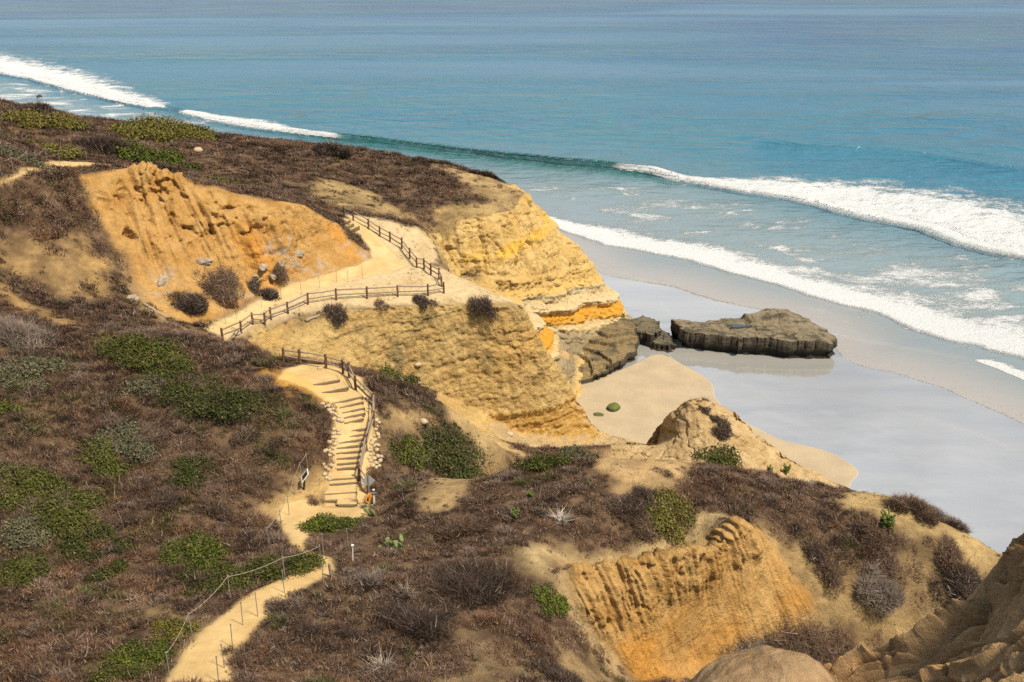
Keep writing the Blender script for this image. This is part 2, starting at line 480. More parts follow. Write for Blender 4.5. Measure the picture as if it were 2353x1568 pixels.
# far headland: seaward slope, cliff and foot
spots((1000,430,20.2),(1000,500,18.2),(1000,560,16.1),(900,430,20),(900,478,19.2),(800,460,20.9),(1150,560,15.5),(1200,600,12.8),(1250,650,9.7),(1300,700,6.5),(1340,745,3.3),(1100,600,14.4),(1200,690,9.7),(1260,745,5.9))
line([(1060,500,18.6),(1120,495,18.5),(1180,480,18.4),(1238,475,17.7)])
line([(1120,404,19.9),(1160,428,19.5),(1208,438,19.8),(1240,480,17.4),(1256,522,15),(1280,566,12.3),(1338,600,9.9),(1364,630,8.1),(1366,662,6.7),(1392,702,4.5),(1432,742,2.0)])
line([(1010,625,13.2),(1100,650,11.5),(1200,740,6.5),(1262,802,2.4),(1310,792,2.3),(1370,768,2.2),(1432,742,2.0)])
sky = line([(0,248,29),(90,244,29.2),(200,284,26.5),(300,299,25.6),(400,309,24.9),(520,325,24),(650,341,23.2),(750,345,22.9),(860,360,22),(1000,375,21.2),(1060,390,20.4),(1120,404,19.9)])
spots((100,340,27.4),(0,330,27.8),(0,300,28.3),(200,330,26.5),(330,350,25.2),(400,400,24.3),(600,430,22.5),(600,380,23),(750,400,21.8),(720,455,21.9),(500,420,23.6),(-150,250,32),(-300,260,36))
for x, y, z in ((-40,97,26.5),(-26,100,25.5),(-21,101.5,23.5),(-15,102.5,22.3),(-33,97,27)): raw(x, y, z)
for q in ((-60,140,26),(-40,142,23),(-20,142,21),(-8,139,19.5),(0,133,18.5),(5,128.5,15)): raw(*q)
for q in ((-110,260,-1),(-70,205,-1),(-40,165,-1),(-10,152,-1),(6,142,-1),(17,130,-.8)): raw(*q)
# slope below the stairs
line([(800,842,20.9),(835,856,20.5),(905,868,20),(985,893,19),(1060,942,17.6),(1120,982,15.6),(1182,1022,13.5),(1203,1052,12.3)], False)
spots((900,1000,18.4),(1000,1010,17),(1100,1050,14.6),(880,1090,17.3),(950,1088,16.2),(1080,1078,14.2),(880,930,19.6),(960,950,18.6))
line([(700,842,17),(780,855,15.5),(860,900,12.5),(980,930,9.5),(1080,975,7),(1180,1010,4.6)], False)
line([(-2,74,9,0),(3,70,8.5,0),(5.5,64,9.5,0),(-3,62.5,11.8,0)], False)
# near ridge
line([(835,1180,18.1),(930,1117,18.3),(1080,1079,18.6),(1200,1061,18.6),(1300,1037,18.8),(1390,1026,19),(1500,1026,18.6),(1640,1051,17.5),(1750,1070,16.8),(1850,1091,16),(1950,1111,15.5),(2050,1116,15.4),(2130,1156,15),(2250,1231,14.5),(2320,1261,14.3)], False)
spots((1400,1090,18.9),(1600,1130,18.2),(1800,1150,17),(1250,1150,19),(1100,1200,18.8),(950,1200,18.5),(850,1250,18.8),(800,1240,19.4),(760,1228,19.3),(800,1400,20.4),(1000,1350,19.8),(700,1500,21),(900,1500,20.5),
      (1000,1568,20.5),(1200,1568,19.8),(1100,1430,20),(1200,1285,19.6))
line([(1300,1568,17.3),(1250,1480,18.3),(1240,1380,19)], False)
line([(1470,1568,13.5),(1390,1490,15.6),(1335,1400,17.6),(1303,1303,19.4),(1400,1287,19.4),(1500,1272,19.3),(1600,1242,19.2),(1690,1187,19),(1722,1200,18.4)])
line([(1345,1370,16.8),(1400,1352,16.7),(1500,1345,16.4),(1600,1318,16.1),(1700,1275,16.4)], False)
spots((1450,1450,14),(1600,1450,12.6),(1750,1400,12.8),(1800,1300,15),(1900,1200,16.3),(1600,1568,10.5),(1800,1500,11),(1950,1400,12.5),(2000,1300,14.5),(2100,1200,15.7),(2150,1300,13.6),(2200,1400,11.5),(2100,1500,10),(2000,1568,9.5),(2300,1400,11),(2300,1568,8))
for q in ((34,52,13.5),(44,46,12),(60,40,10),(36,44,9)): raw(*q)
# seaward foot of the near ridge, knob
for q in ((8,66.5,7),(14,69,5),(22,70,3),(30,69,1.5),(40,66,-.3),(50,60,-1),(66,55,-1),(-1,66.5,9)): raw(*q)
line([(1478,1010,3.0),(1512,972,5.6),(1550,935,8.9),(1568,912,10.1),(1588,907,10.5),(1640,920,9.6),(1700,946,8.5),(1760,1000,6.3),(1820,1045,4.4),(1885,1090,2.6)])
spots((1620,980,8.3),(1560,1010,6.6),(1700,1030,6.2),(1800,1070,3.6))
for q in ((13.5,76,4.2),(20,76.5,4.6),(27,77,2.5),(34,76,-.3)): raw(*q)
for q in ((12,90,.4),(16,88.8,.4),(22,88.6,.3),(28,88,.2),(34,86,-.3)): raw(*q)
# ground under and beside the viewpoint
for q in ((-60,5,28),(-30,5,29),(0,5,29),(30,5,24),(60,5,18),(-45,22,26),(-15,24,25),(10,26,23),(25,24,15),(45,25,12),(-60,60,27),(-75,90,33),(-95,130,36),(-130,180,36),(-60,40,25.5)): raw(*q)
# sea floor round the outside
for q in ((70,5,-3),(75,60,-3),(40,74,-3),(40,90,-3),(20,96,-3),(14,100,-3),(10.5,105,-3),(11,113,-3),(22,122,-3),(26,135,-3),(12,156,-3),(-30,185,-3),(-60,230,-3),(-100,300,-3),(-160,300,-3),(-160,5,30),(-160,150,34)): raw(*q)

def build_tin():
    v2 = [Vector((a, b)) for a, b, _ in TP]
    vo, eo, fo, ov, oe, of_ = delaunay_2d_cdt(v2, TE, [], 0, 1e-4)
    z = np.zeros(len(vo)); hard = np.zeros(len(vo), bool)
    for i, src in enumerate(ov):
        if src:
            z[i] = TP[src[0]][2]; hard[i] = any(s in THARD for s in src)
        else:
            x, y = vo[i]
            best = None
            for a, b in TE:
                ax, ay, az = TP[a]; bx, by, bz = TP[b]
                l2 = (bx - ax) ** 2 + (by - ay) ** 2
                t = min(1, max(0, ((x - ax) * (bx - ax) + (y - ay) * (by - ay)) / max(l2, 1e-9)))
                d = math.hypot(x - ax - t * (bx - ax), y - ay - t * (by - ay))
                if best is None or d < best[0]: best = (d, az + t * (bz - az), a, b)
            z[i] = best[1]; print('CROSSING at %.1f %.1f' % (x, y), [tuple(round(c, 1) for c in TP[k]) for k in best[2:]])
    V = np.array([(p[0], p[1], zz) for p, zz in zip(vo, z)])
    F = np.array([f for f in fo if len(f) == 3])
    return V, F, hard

def refine(V, F, hard, lim, rounds=14):
    for r in range(rounds):
        E = np.concatenate([F[:, [0, 1]], F[:, [1, 2]], F[:, [2, 0]]]); Es = np.sort(E, 1)
        key = Es[:, 0].astype(np.int64) * len(V) + Es[:, 1]
        uk, inv = np.unique(key, return_inverse=True)
        ua, ub = uk // len(V), uk % len(V)
        L = np.linalg.norm(V[ua] - V[ub], axis=1); mid = (V[ua] + V[ub]) / 2
        sp_ = L > lim(mid)
        if not sp_.any(): break
        nid = np.full(len(uk), -1); nid[sp_] = len(V) + np.arange(sp_.sum())
        V = np.concatenate([V, mid[sp_]]); hard = np.concatenate([hard, (hard[ua] & hard[ub])[sp_]])
        m = nid[inv].reshape(3, -1).T            # midpoint ids for edges 01,12,20
        cnt = (m >= 0).sum(1)
        out = [F[cnt == 0]]
        s = cnt == 3; f, q = F[s], m[s]
        out += [np.stack([f[:, 0], q[:, 0], q[:, 2]], 1), np.stack([q[:, 0], f[:, 1], q[:, 1]], 1), np.stack([q[:, 2], q[:, 1], f[:, 2]], 1), q]
        s = cnt == 1; f, q = F[s], m[s]
        k = np.argmax(q >= 0, 1); ar = np.arange(len(f))
        a, b, c, d = f[ar, k], f[ar, (k + 1) % 3], f[ar, (k + 2) % 3], q[ar, k]
        out += [np.stack([a, d, c], 1), np.stack([d, b, c], 1)]
        s = cnt == 2; f, q = F[s], m[s]
        k = np.argmax(q < 0, 1); ar = np.arange(len(f))
        a, b, c = f[ar, k], f[ar, (k + 1) % 3], f[ar, (k + 2) % 3]      # edge a-b whole
        mb, mc = q[ar, (k + 1) % 3], q[ar, (k + 2) % 3]                   # mid of b-c and c-a
        out += [np.stack([a, b, mb], 1), np.stack([a, mb, mc], 1), np.stack([mc, mb, c], 1)]
        F = np.concatenate(out)
    return V, F, hard

def edges_of(F):
    E = np.sort(np.concatenate([F[:, [0, 1]], F[:, [1, 2]], F[:, [2, 0]]]), 1)
    return np.unique(E, axis=0)

def smooth(V, F, w, it):
    E = edges_of(F); n = len(V)
    deg = np.bincount(E.ravel(), minlength=n).astype(float)
    for _ in range(it):
        A = np.stack([np.bincount(E[:, 0], V[E[:, 1], k], n) + np.bincount(E[:, 1], V[E[:, 0], k], n) for k in range(3)], 1) / deg[:, None]
        V = V + (A - V) * w[:, None]
    return V

def normals(V, F):
    fn = np.cross(V[F[:, 1]] - V[F[:, 0]], V[F[:, 2]] - V[F[:, 0]])
    N = np.stack([sum(np.bincount(F[:, j], fn[:, k], len(V)) for j in range(3)) for k in range(3)], 1)
    return N / np.maximum(np.linalg.norm(N, axis=1), 1e-9)[:, None]

V, F, hard = build_tin()
a = V[F[:, 0]]; fn = np.cross(V[F[:, 1]] - a, V[F[:, 2]] - a)
F[fn[:, 2] < 0] = F[fn[:, 2] < 0][:, ::-1]
EYE = np.array([0, 0, CAM_H])
dist = lambda P: np.linalg.norm(P - EYE, axis=1)
V, F, hard = refine(V, F, hard, lambda P: np.full(len(P), 1.6))
V = smooth(V, F, np.where(hard, .06, .55), 7)
DETAIL = globals().get('DETAIL', 1.0)
def lim(P):
    d = dist(P); inview = (np.abs(P[:, 0]) < .56 * P[:, 1] + 6) & (P[:, 1] > 24) & (P[:, 1] < 160) & (P[:, 2] > -.8)
    x, y, z = P.T
    fine = ((x > -31) & (x < 14) & (y > 76) & (y < 98) & (z < 18.7) & (z > 1)) | ((x > -9) & (x < 16) & (y > 106) & (y < 128) & (z < 19) & (z > .5)) | ((x > -45) & (x < -18) & (y > 78) & (y < 98) & (z > 19.4)) | ((x > 2) & (x < 19) & (y > 42) & (y < 53)) | ((x > 9) & (x < 30) & (y > 76) & (y < 91) & (z > 1.5))
    return np.where(inview, np.maximum(np.where(fine, .00175, .0028) * d, .075), 1.6) / DETAIL
V, F, hard = refine(V, F, hard, lim)
V = smooth(V, F, np.where(hard, .3, .55), 4)
N = normals(V, F)
V0 = V.copy()
print('terrain', len(V), len(F))

tree0 = BVHTree.FromPolygons([tuple(v) for v in V0], [tuple(f) for f in F.tolist()])
def hit(U, V_, tree=None):
    d = Vector(sight(U, V_))
    h = (tree or tree0).ray_cast(Vector(EYE), d)
    return None if h[0] is None else np.array(h[0])
def drop(x, y, tree=None):
    h = (tree or tree1).ray_cast(Vector((x, y, 60)), Vector((0, 0, -1)))
    return float(h[0].z) if h[0] is not None else 0.
def plan(poly, step=14):
    out = []
    for (a0, b0), (a1, b1) in zip(poly, poly[1:] + poly[:1]):
        k = max(1, int(math.hypot(a1 - a0, b1 - b0) / step))
        for i in range(k):
            h = hit(a0 + (a1 - a0) * i / k, b0 + (b1 - b0) * i / k)
            if h is not None: out.append((h[0], h[1]))
    return out

X, Y, Z = V0.T
wx = fbm(X * .35, Y * .35, Z * .35, 3, 90) * 1.3
wy = fbm(X * .35, Y * .35, Z * .35, 3, 91) * 1.3
def zone(polys, soft=.5, warp=1.):
    """smooth 0..1 mask of ground outlines, in plan"""
    m = np.zeros(len(X))
    for p in polys:
        pl = plan(p); 
        if len(pl) < 3: continue
        arr = np.array(pl); lo, hi = arr.min(0) - 3, arr.max(0) + 3
        s = (X > lo[0]) & (X < hi[0]) & (Y > lo[1]) & (Y < hi[1])
        d = sdf_poly(X[s] + wx[s] * warp, Y[s] + wy[s] * warp, pl)
        m[s] = np.maximum(m[s], sstep(-soft, soft, d))
    return m

Z_path = zone([
    [(380,1568),(420,1500),(470,1440),(560,1370),(640,1330),(700,1300),(705,1275),(668,1245),(645,1215),(640,1190),(650,1160),(690,1150),(735,1150),(740,1165),(850,1165),(845,1185),(760,1195),(712,1225),(700,1262),(760,1280),(765,1315),(700,1352),(640,1385),(590,1440),(560,1490),(540,1568)],
    [(745,1165),(762,1040),(765,985),(770,935),(735,912),(700,890),(640,870),(655,848),(700,835),(760,838),(830,868),(862,930),(862,1010),(845,1090),(848,1165)],
], .3, .25)
Z_trail = zone([
    [(470,757),(545,715),(600,685),(660,655),(740,630),(820,610),(858,592),(845,560),(825,535),(795,520),(790,500),(812,500),(850,525),(880,560),(920,600),(940,610),(900,625),(800,645),(700,672),(620,705),(560,745),(505,770)],
    [(0,412),(60,388),(120,370),(200,371),(262,378),(200,381),(130,385),(70,396),(0,421)]], .5, .25)
Z_top = zone([[(470,757),(600,690),(700,645),(858,595),(845,560),(800,520),(795,492),(830,495),(900,510),(960,525),(1000,560),(1000,610),(1100,655),(1190,695),(1190,699),(900,704),(760,712),(680,722),(600,750),(520,788)]], .6, .5)
SCA = [(185,402),(290,388),(370,395),(450,415),(530,438),(600,458),(650,466),(700,472),(722,495),(780,515),(803,545),(845,580),(850,595),(770,625),(700,640),(600,675),(545,700),(490,742),(440,742),(370,722),(330,680),(290,590),(225,500)]
Z_scA = zone([SCA], .5, .5)
Z_scB = zone([[(1303,1303),(1400,1290),(1500,1275),(1600,1245),(1690,1190),(1722,1200),(1800,1285),(1870,1395),(1800,1470),(1690,1568),(1470,1568),(1390,1490),(1335,1400)]], .5, .5)
Z_knob = ((X > 9) & (X < 36) & (Y > 74) & (Y < 91)).astype(float) * sstep(1.0, 2.0, Z)
ZN = np.abs(N[:, 2])
headF = ((X > -32) & (X < 14) & (Y > 70) & (Y < 98) & (X < 14)).astype(float)
farH = ((Y > 104) & (X > -14)).astype(float)
steep = sstep(.72, .45, ZN)
wallF = np.maximum(steep, sstep(16.6, 15.6, Z) * (X > -7) * (Y > 86)) * headF * sstep(-33, -29, X) * (Y > 76)
wallK = farH * np.maximum(steep, sstep(-9, -2, X + wx * 2 + .35 * (18 - Z)) * sstep(.93, .8, ZN))
wall = np.clip(np.maximum(wallF, wallK), 0, 1)

# ------------------------------------------------------------------ relief
wid = np.clip(1 - np.maximum.reduce([Z_path, Z_trail * .9]), 0, 1)
dz = wid * (.38 * fbm(X * .14, Y * .14, 0 * X, 3, 1) + .16 * fbm(X * .5, Y * .5, Z * .5, 3, 2) + .05 * fbm(X * 1.9, Y * 1.9, Z * 1.9, 3, 3)) * (1 - .65 * Z_top)
dz += Z_path * .02 * fbm(X * 1.5, Y * 1.5, 0 * X, 3, 4)
D = np.zeros_like(V0); D[:, 2] = dz
NH = N.copy(); NH[:, 2] *= .25; NH /= np.maximum(np.linalg.norm(NH, axis=1), 1e-6)[:, None]
# strata, hollows and flutes of the walls
warpz = Z + .45 * fbm(X * .12, Y * .12, 0 * X, 2, 20) - .018 * X + (Y > 100) * np.clip(.26 * (X - 6), -2.5, 2.2)
def strata(z, seed, scale):
    k = z * scale; i = np.floor(k); f = k - i
    h0 = noise3(i * 3.17, 0 * i + seed, 0 * i); h1 = noise3((i + 1) * 3.17, 0 * i + seed, 0 * i)
    return h0 + (h1 - h0) * sstep(.72, 1., f)
st = .42 * strata(warpz, 3.3, .62) + .26 * strata(warpz, 8.1, 1.7)
vert = noise3(X * .75, Y * .75, Z * .12, 25)
ridg = 1 - np.abs(noise3(X * .55, Y * .55, Z * .16, 26)) * 2
pock = fbm(X * .6, Y * .6, Z * .8, 4, 27)
fine = fbm(X * 1.8, Y * 1.8, Z * 1.6, 4, 28)
lowband = sstep(10.5, 9.0, warpz)
wk = wallK * (st * (.5 + 1.1 * lowband) + .45 * vert * (1 - .5 * lowband) + .30 * pock + .26 * fine + .30 * ridg * (1 - .7 * lowband))
notch = np.exp(-((warpz - 5.3) / .45) ** 2) * .35 - np.exp(-((warpz - 6.2) / .4) ** 2) * .28
wk -= wallK * notch
lowF = sstep(6.2, 5.2, warpz)
wf = wallF * (.35 * st * (1 + lowF) + .16 * pock + .22 * fine + .13 * ridg * (1 - .5 * lowF) - .40 * lowF - .32 * np.maximum(0, fbm(X * .5, Y * .5, Z * .8, 4, 29) - .12))
def blocky(x, y, z, sx, sz, seed, crack=.07):
    f1, f2, cid = worley(x * sx + .25 * noise3(x * sx * 2, y * sx * 2, z * sz * 2, seed + 1), y * sx, z * sz + .25 * noise3(x * sx * 2, y * sx * 2, z * sz * 2, seed + 2), seed)
    return (cid - .5) * .9 + .35 * (.45 - f1) - .55 * np.exp(-((f2 - f1) / crack) ** 2)
up_c = on(wallK * (1 - lowband), lambda x, y, z: blocky(x, y, z, .55, .14, 301), X, Y, Z)
lo_c = on(wallK * lowband, lambda x, y, z: blocky(x, y, z, .42, .85, 302), X, Y, warpz)
sm_c = on(wallK + wallF, lambda x, y, z: blocky(x, y, z, 1.25, 1.5, 303), X, Y, Z)
fr_c = on(wallF, lambda x, y, z: blocky(x, y, z, .42, .55, 304), X, Y, warpz)
thin = .11 * strata(warpz, 5.7, 3.1) + .07 * strata(warpz, 9.3, 6.2)
wk += wallK * thin * (.5 + .9 * lowband)
wf += wallF * thin * (.25 + .6 * lowF) * (1 + .8 * pock)
wk += wallK * (.34 * up_c * (1 - lowband) + .42 * lo_c * lowband + .14 * sm_c)
wf += wallF * (.10 * fr_c * (1 - .4 * lowF) + .08 * sm_c)
D += NH * (wk + wf)[:, None]
# rills on the bare scarps
sA = X * .9 + .35 * Y + .28 * Z
def rill(s, seed, f, zz): return 1 - np.abs(noise3(s * f, zz * .17, Y * .05, seed)) * 2.2
inA = zone([SCA], 2.6, .2)
upA = sstep(.52, .98, inA)
hA = np.clip((Z - 19.3) / 9., 0, 1)
ra = .30 * rill(sA + .5 * fbm(X * .3, Y * .3, Z * .3, 2, 33), 30, .5, Z) + .36 * rill(sA + .3 * fbm(X * .8, Y * .8, Z * .8, 3, 37), 31, 1.05, Z) + .17 * rill(sA + .15 * fbm(X * 1.6, Y * 1.6, Z * 1.6, 2, 38), 34, 2.3, Z) + .35 * fbm(X * .5, Y * .5, Z * .6, 3, 32)
cav = np.maximum(0, fbm(X * .75, Y * .75, Z * .9, 3, 36) - .08) * 2.3
ra = ra * 1.2
D += NH * (upA * (ra * (.3 + .7 * sstep(.1, .6, hA)) - cav * sstep(.35, .6, hA)))[:, None]
upB = sstep(.15, .8, Z_scB)
sB = X * .83 + .55 * Y + .12 * Z
topB = sstep(15.6, 16.8, Z) 
rb = .19 * rill(sB + .35 * fbm(X * .7, Y * .7, Z * .7, 3, 43), 40, .8, Z) + .20 * rill(sB + .3 * fbm(X * 1.1, Y * 1.1, Z * 1.1, 3, 44), 41, 1.9, Z) + .13 * rill(sB + .12 * fbm(X * 2., Y * 2., Z * 2., 2, 47), 46, 4.0, Z) + .22 * fbm(X * .7, Y * .7, Z * .9, 4, 42) - .5 * np.maximum(0, fbm(X * 1.1, Y * 1.1, Z * 1.3, 3, 45) - .15)
D += NH * (upB * rb * (.42 + .75 * topB))[:, None]
# knob: weathered hollows
kn_c = on(Z_knob, lambda x, y, z: blocky(x, y, z, .4, .5, 305) + .45 * blocky(x, y, z, 1.1, 1.2, 306), X, Y, Z)
D += NH * (Z_knob * .34 * kn_c)[:, None]
D += NH * (Z_knob * (.45 * fbm(X * .3, Y * .3, Z * .4, 4, 50) - .4 * np.maximum(0, fbm(X * .45, Y * .45, Z * .5, 3, 51) - .1)))[:, None]
V = V0 + D
N1 = normals(V, F)
tree1 = BVHTree.FromPolygons([tuple(v) for v in V], [tuple(f) for f in F.tolist()])

# ------------------------------------------------------------------ ground colours (what the ground is made of)
C = lambda *c: np.array(c)
X, Y, Z = V.T
NZ = np.abs(N1[:, 2])
n_big = fbm(X * .12, Y * .12, Z * .12, 3, 60); n_mid = fbm(X * .45, Y * .45, Z * .45, 4, 61); n_fine = fbm(X * 1.6, Y * 1.6, Z * 1.6, 3, 62)
col = lerp(C(.075, .048, .032), C(.165, .108, .064), sstep(-.3, .4, n_mid + .5 * n_fine))
BARE = [   # bare or thinly grown outlines: (outline, how bare, tint)
    ([(0,560),(80,545),(180,560),(205,600),(200,660),(150,690),(60,650),(0,610)], .45, (.46,.32,.16)),
    ([(190,560),(250,590),(255,670),(215,680),(195,620)], .7, (.48,.33,.15)),
    ([(290,600),(340,690),(400,745),(470,760),(450,772),(370,735),(300,690)], .6, (.48,.34,.18)),
    ([(0,665),(110,715),(190,745),(160,752),(60,720),(0,690)], .7, (.46,.31,.15)),
    ([(640,1140),(700,1095),(745,1080),(745,1165),(700,1180),(650,1200),(628,1180)], .9, (.56,.40,.20)),
    ([(870,960),(905,930),(960,955),(1010,990),(960,985),(900,1000),(875,1020)], .7, (.46,.34,.19)),
    ([(1030,945),(1080,945),(1130,990),(1185,1030),(1195,1050),(1120,1060),(1070,1000)], .8, (.50,.38,.21)),
    ([(960,1120),(1040,1085),(1080,1082),(1100,1090),(1060,1150),(1010,1180),(970,1160)], .7, (.46,.34,.19)),
    ([(1100,1080),(1200,1064),(1150,1085),(1100,1100)], .8, (.52,.37,.2)),
    ([(1380,1040),(1420,1030),(1520,1035),(1600,1060),(1560,1100),(1500,1080),(1470,1120),(1400,1110),(1370,1080)], .85, (.52,.37,.21)),
    ([(1440,1110),(1500,1090),(1570,1120),(1540,1150),(1480,1170),(1440,1150)], .55, (.45,.33,.19)),
    ([(1200,1275),(1300,1265),(1450,1255),(1560,1230),(1650,1190),(1680,1178),(1690,1190),(1600,1245),(1500,1274),(1400,1290),(1300,1304),(1320,1390),(1350,1440),(1310,1380),(1290,1330),(1210,1300)], .92, (.50,.39,.23)),
    ([(1290,1330),(1330,1400),(1390,1490),(1460,1560),(1420,1560),(1350,1490),(1310,1420)], .8, (.46,.35,.21)),
    ([(1030,1430),(1120,1440),(1140,1480),(1060,1470)], .5, (.42,.32,.19)),
    ([(1080,1520),(1250,1500),(1380,1520),(1450,1568),(1000,1568)], .55, (.40,.30,.18)),
    ([(1720,1200),(1800,1220),(1930,1270),(2000,1330),(2120,1400),(2250,1440),(2200,1500),(2000,1500),(1870,1420),(1820,1400),(1780,1290)], .62, (.46,.34,.18)),
    ([(1640,1500),(1700,1430),(1820,1400),(1900,1440),(2000,1500),(2100,1568),(1640,1568)], .6, (.44,.32,.17)),
    ([(1960,1130),(2060,1130),(2160,1180),(2240,1230),(2310,1262),(2300,1330),(2230,1310),(2160,1230),(2060,1200),(2000,1190),(1940,1150)], .75, (.54,.41,.22)),
    ([(2090,1240),(2180,1250),(2260,1330),(2230,1400),(2120,1360),(2060,1310)], .5, (.42,.32,.17)),
    ([(730,410),(820,430),(900,470),(1000,540),(1000,600),(960,515),(850,488),(760,468),(720,455)], .5, (.47,.36,.19)),
    ([(1000,380),(1120,404),(1205,440),(1238,480),(1120,495),(1060,480),(1120,460),(1060,410)], .6, (.50,.38,.21)),
    ([(980,480),(1110,470),(1150,500),(1120,640),(1010,615),(1002,560)], .62, (.48,.36,.18)),
    ([(580,760),(680,735),(740,760),(760,815),(640,822),(590,800)], .85, (.56,.43,.21)),
    ([(605,842),(650,852),(700,872),(765,902),(745,912),(690,898),(640,884),(610,862)], 1.0, (.56,.32,.075)),
    ([(230,790),(280,775),(300,800),(250,810)], .5, (.40,.30,.18)),
    ([(340,1385),(420,1400),(470,1440),(420,1430)], .6, (.42,.31,.17)),
    ([(300,1205),(350,1190),(380,1205),(330,1225)], .35, (.36,.25,.15)),
]
bare = np.zeros(len(X))
for pl, k, c in BARE:
    m = zone([pl], .9, 1.3) * np.clip(k + .55 * n_mid, 0, 1)
    col = lerp(col, np.array(c) * np.array((1.0, .95, .80)) * (1 + .12 * n_fine[:, None]), m)
    bare = np.maximum(bare, zone([pl], .9, 1.3) * k)
top_c = lerp(C(.60, .465, .27), C(.50, .37, .20), sstep(-.1, .5, n_mid))
col = lerp(col, top_c, Z_top); bare = np.maximum(bare, Z_top * .97)
# walls
wz = warpz + .25 * n_mid
cF = lerp(C(.44, .295, .115), C(.51, .365, .155), sstep(-.3, .3, n_mid))
cF = lerp(cF, C(.50, .31, .095), sstep(.1, .5, n_big + .4 * n_mid) * .6)
b = sstep(6.4, 5.8, wz)
cF = lerp(cF, C(.56, .36, .115), b)
cF = lerp(cF, C(.45, .335, .18), sstep(.55, .75, NZ) * sstep(6.5, 5.5, wz))
cF = lerp(cF, C(.42, .24, .07), sstep(.7, .5, NZ) * b * sstep(.1, .5, noise3(X * .05, Y * .05, wz * 2.2, 70)))
smud = sstep(.12, .42, fbm(X * .28, Y * .28, Z * .2, 4, 71) + .25 * n_fine) * sstep(6, 9, wz)
cF = lerp(cF, C(.15, .12, .06), smud * .75)
bedc = strata(wz, 14.2, 2.3)
cF = cF * (1 + (.06 + .10 * b) * bedc)[:, None]
col = lerp(col, cF, wallF)
cK = lerp(C(.51, .345, .125), C(.58, .415, .175), sstep(-.3, .3, n_mid))
dz2 = Z - 14.6 - .12 * (X + 1) + .9 * n_big
cK = lerp(cK, C(.70, .43, .055), np.exp(-(dz2 / (.55 + .5 * np.maximum(n_big, -.5))) ** 2) * sstep(-.25, .15, n_big + .35 * vert) * .75)
for z0, w_, c_, a_ in ((9.3, .4, (.57, .38, .13), .5), (8.2, .6, (.58, .40, .14), .6), (7.6, .22, (.42, .39, .29), .8), (6.9, .5, (.52, .43, .26), .8), (6.1, .4, (.50, .42, .28), .8),
                       (5.1, .72, (.60, .30, .035), 1.), (4.1, .32, (.52, .42, .24), .9), (3.2, .6, (.30, .25, .165), .9), (2.2, .7, (.24, .20, .13), .9)):
    cK = lerp(cK, np.array(c_), np.exp(-np.abs((wz - z0) / w_) ** 3) * a_ * np.clip(1 + .5 * n_mid, 0, 1))
cK = cK * (1 + .22 * bedc * (.4 + .6 * lowband))[:, None]
col = lerp(col, cK, wallK)
# scarps
sA_c = lerp(C(.42, .235, .072), C(.49, .30, .11), sstep(-.3, .3, n_mid))
sA_c = lerp(sA_c, C(.54, .255, .05), sstep(.0, .45, noise3((X * .9 + .35 * Y + .55 * Z) * .3, Z * .06, 0 * X, 80) + .35 * n_big) * sstep(.75, .4, hA))
sA_c = lerp(sA_c, C(.47, .275, .10), sstep(.05, .4, n_big) * .5)
greyv = np.exp(-((fbm(X * .35, Y * .35, Z * .35, 3, 82)) / .07) ** 2) * sstep(24, 22, Z) * sstep(-.1, .3, fbm(X * .18, Y * .18, 0 * X, 2, 83))
sA_c = lerp(sA_c, C(.42, .385, .34), greyv * .75)
col = lerp(col, sA_c, Z_scA)
sB_c = lerp(C(.42, .245, .08), C(.49, .31, .12), sstep(-.3, .3, n_mid))
sB_c = lerp(sB_c, C(.53, .25, .045), sstep(-.25, .3, n_big + .2 * n_mid) * sstep(16.3, 15.0, Z) * .9)
col = lerp(col, sB_c, Z_scB)
cN = lerp(C(.44, .31, .155), C(.52, .385, .205), sstep(-.3, .3, n_mid))
col = lerp(col, cN, Z_knob)
col = lerp(col, lerp(C(.50, .355, .165), C(.57, .42, .215), sstep(-.2, .4, n_mid)), Z_trail)
ochre = zone([[(650,862),(760,908),(735,890),(690,866),(655,850)]], .5, .3)
pc = lerp(C(.48, .335, .15), C(.54, .39, .185), sstep(-.3, .3, n_mid))
col = lerp(col, lerp(pc, C(.60, .36, .09), ochre * .8), Z_path)
bare = np.clip(np.maximum.reduce([bare, Z_path * 1.2, Z_trail * 1.2, Z_scA * .99, Z_scB * .985, Z_knob * .97, wall * .97]), 0, 1)
col = np.clip(col * (1 + .10 * n_fine[:, None]), .01, .9)

# split the sheet into its plain pieces
fz = lambda a: a[F].mean(1)
cls = np.zeros(len(F), int)
cls[fz(Z_trail) > .5] = 1; cls[fz(Z_path) > .5] = 1
cls[(fz(wallF) > .4)] = 2
cls[(fz(wallK) > .4)] = 3
cls[fz(Z_knob) > .5] = 4
def piece(k, name, mat, label):
    f = F[cls == k]; u, inv = np.unique(f, return_inverse=True)
    o = mesh_np(name, V[u], inv.reshape(-1, 3), mat, colors=col[u])
    return tag(o, label, None, None, 'structure')
piece(0, 'terrain', M['earth'], 'brown scrub-covered bluff ground with orange eroded scarps above the beach')
piece(1, 'path', M['path'], 'pale yellow trodden sand trail winding along the bluff')
piece(2, 'cliff', M['earth'], 'tan sandstone cliff wall below the fenced viewpoint')
piece(3, 'cliff', M['earth'], 'banded yellow and orange sandstone cliff of the farther headland')
piece(4, 'hill', M['earth'], 'small bare sandstone knob standing at the edge of the beach')

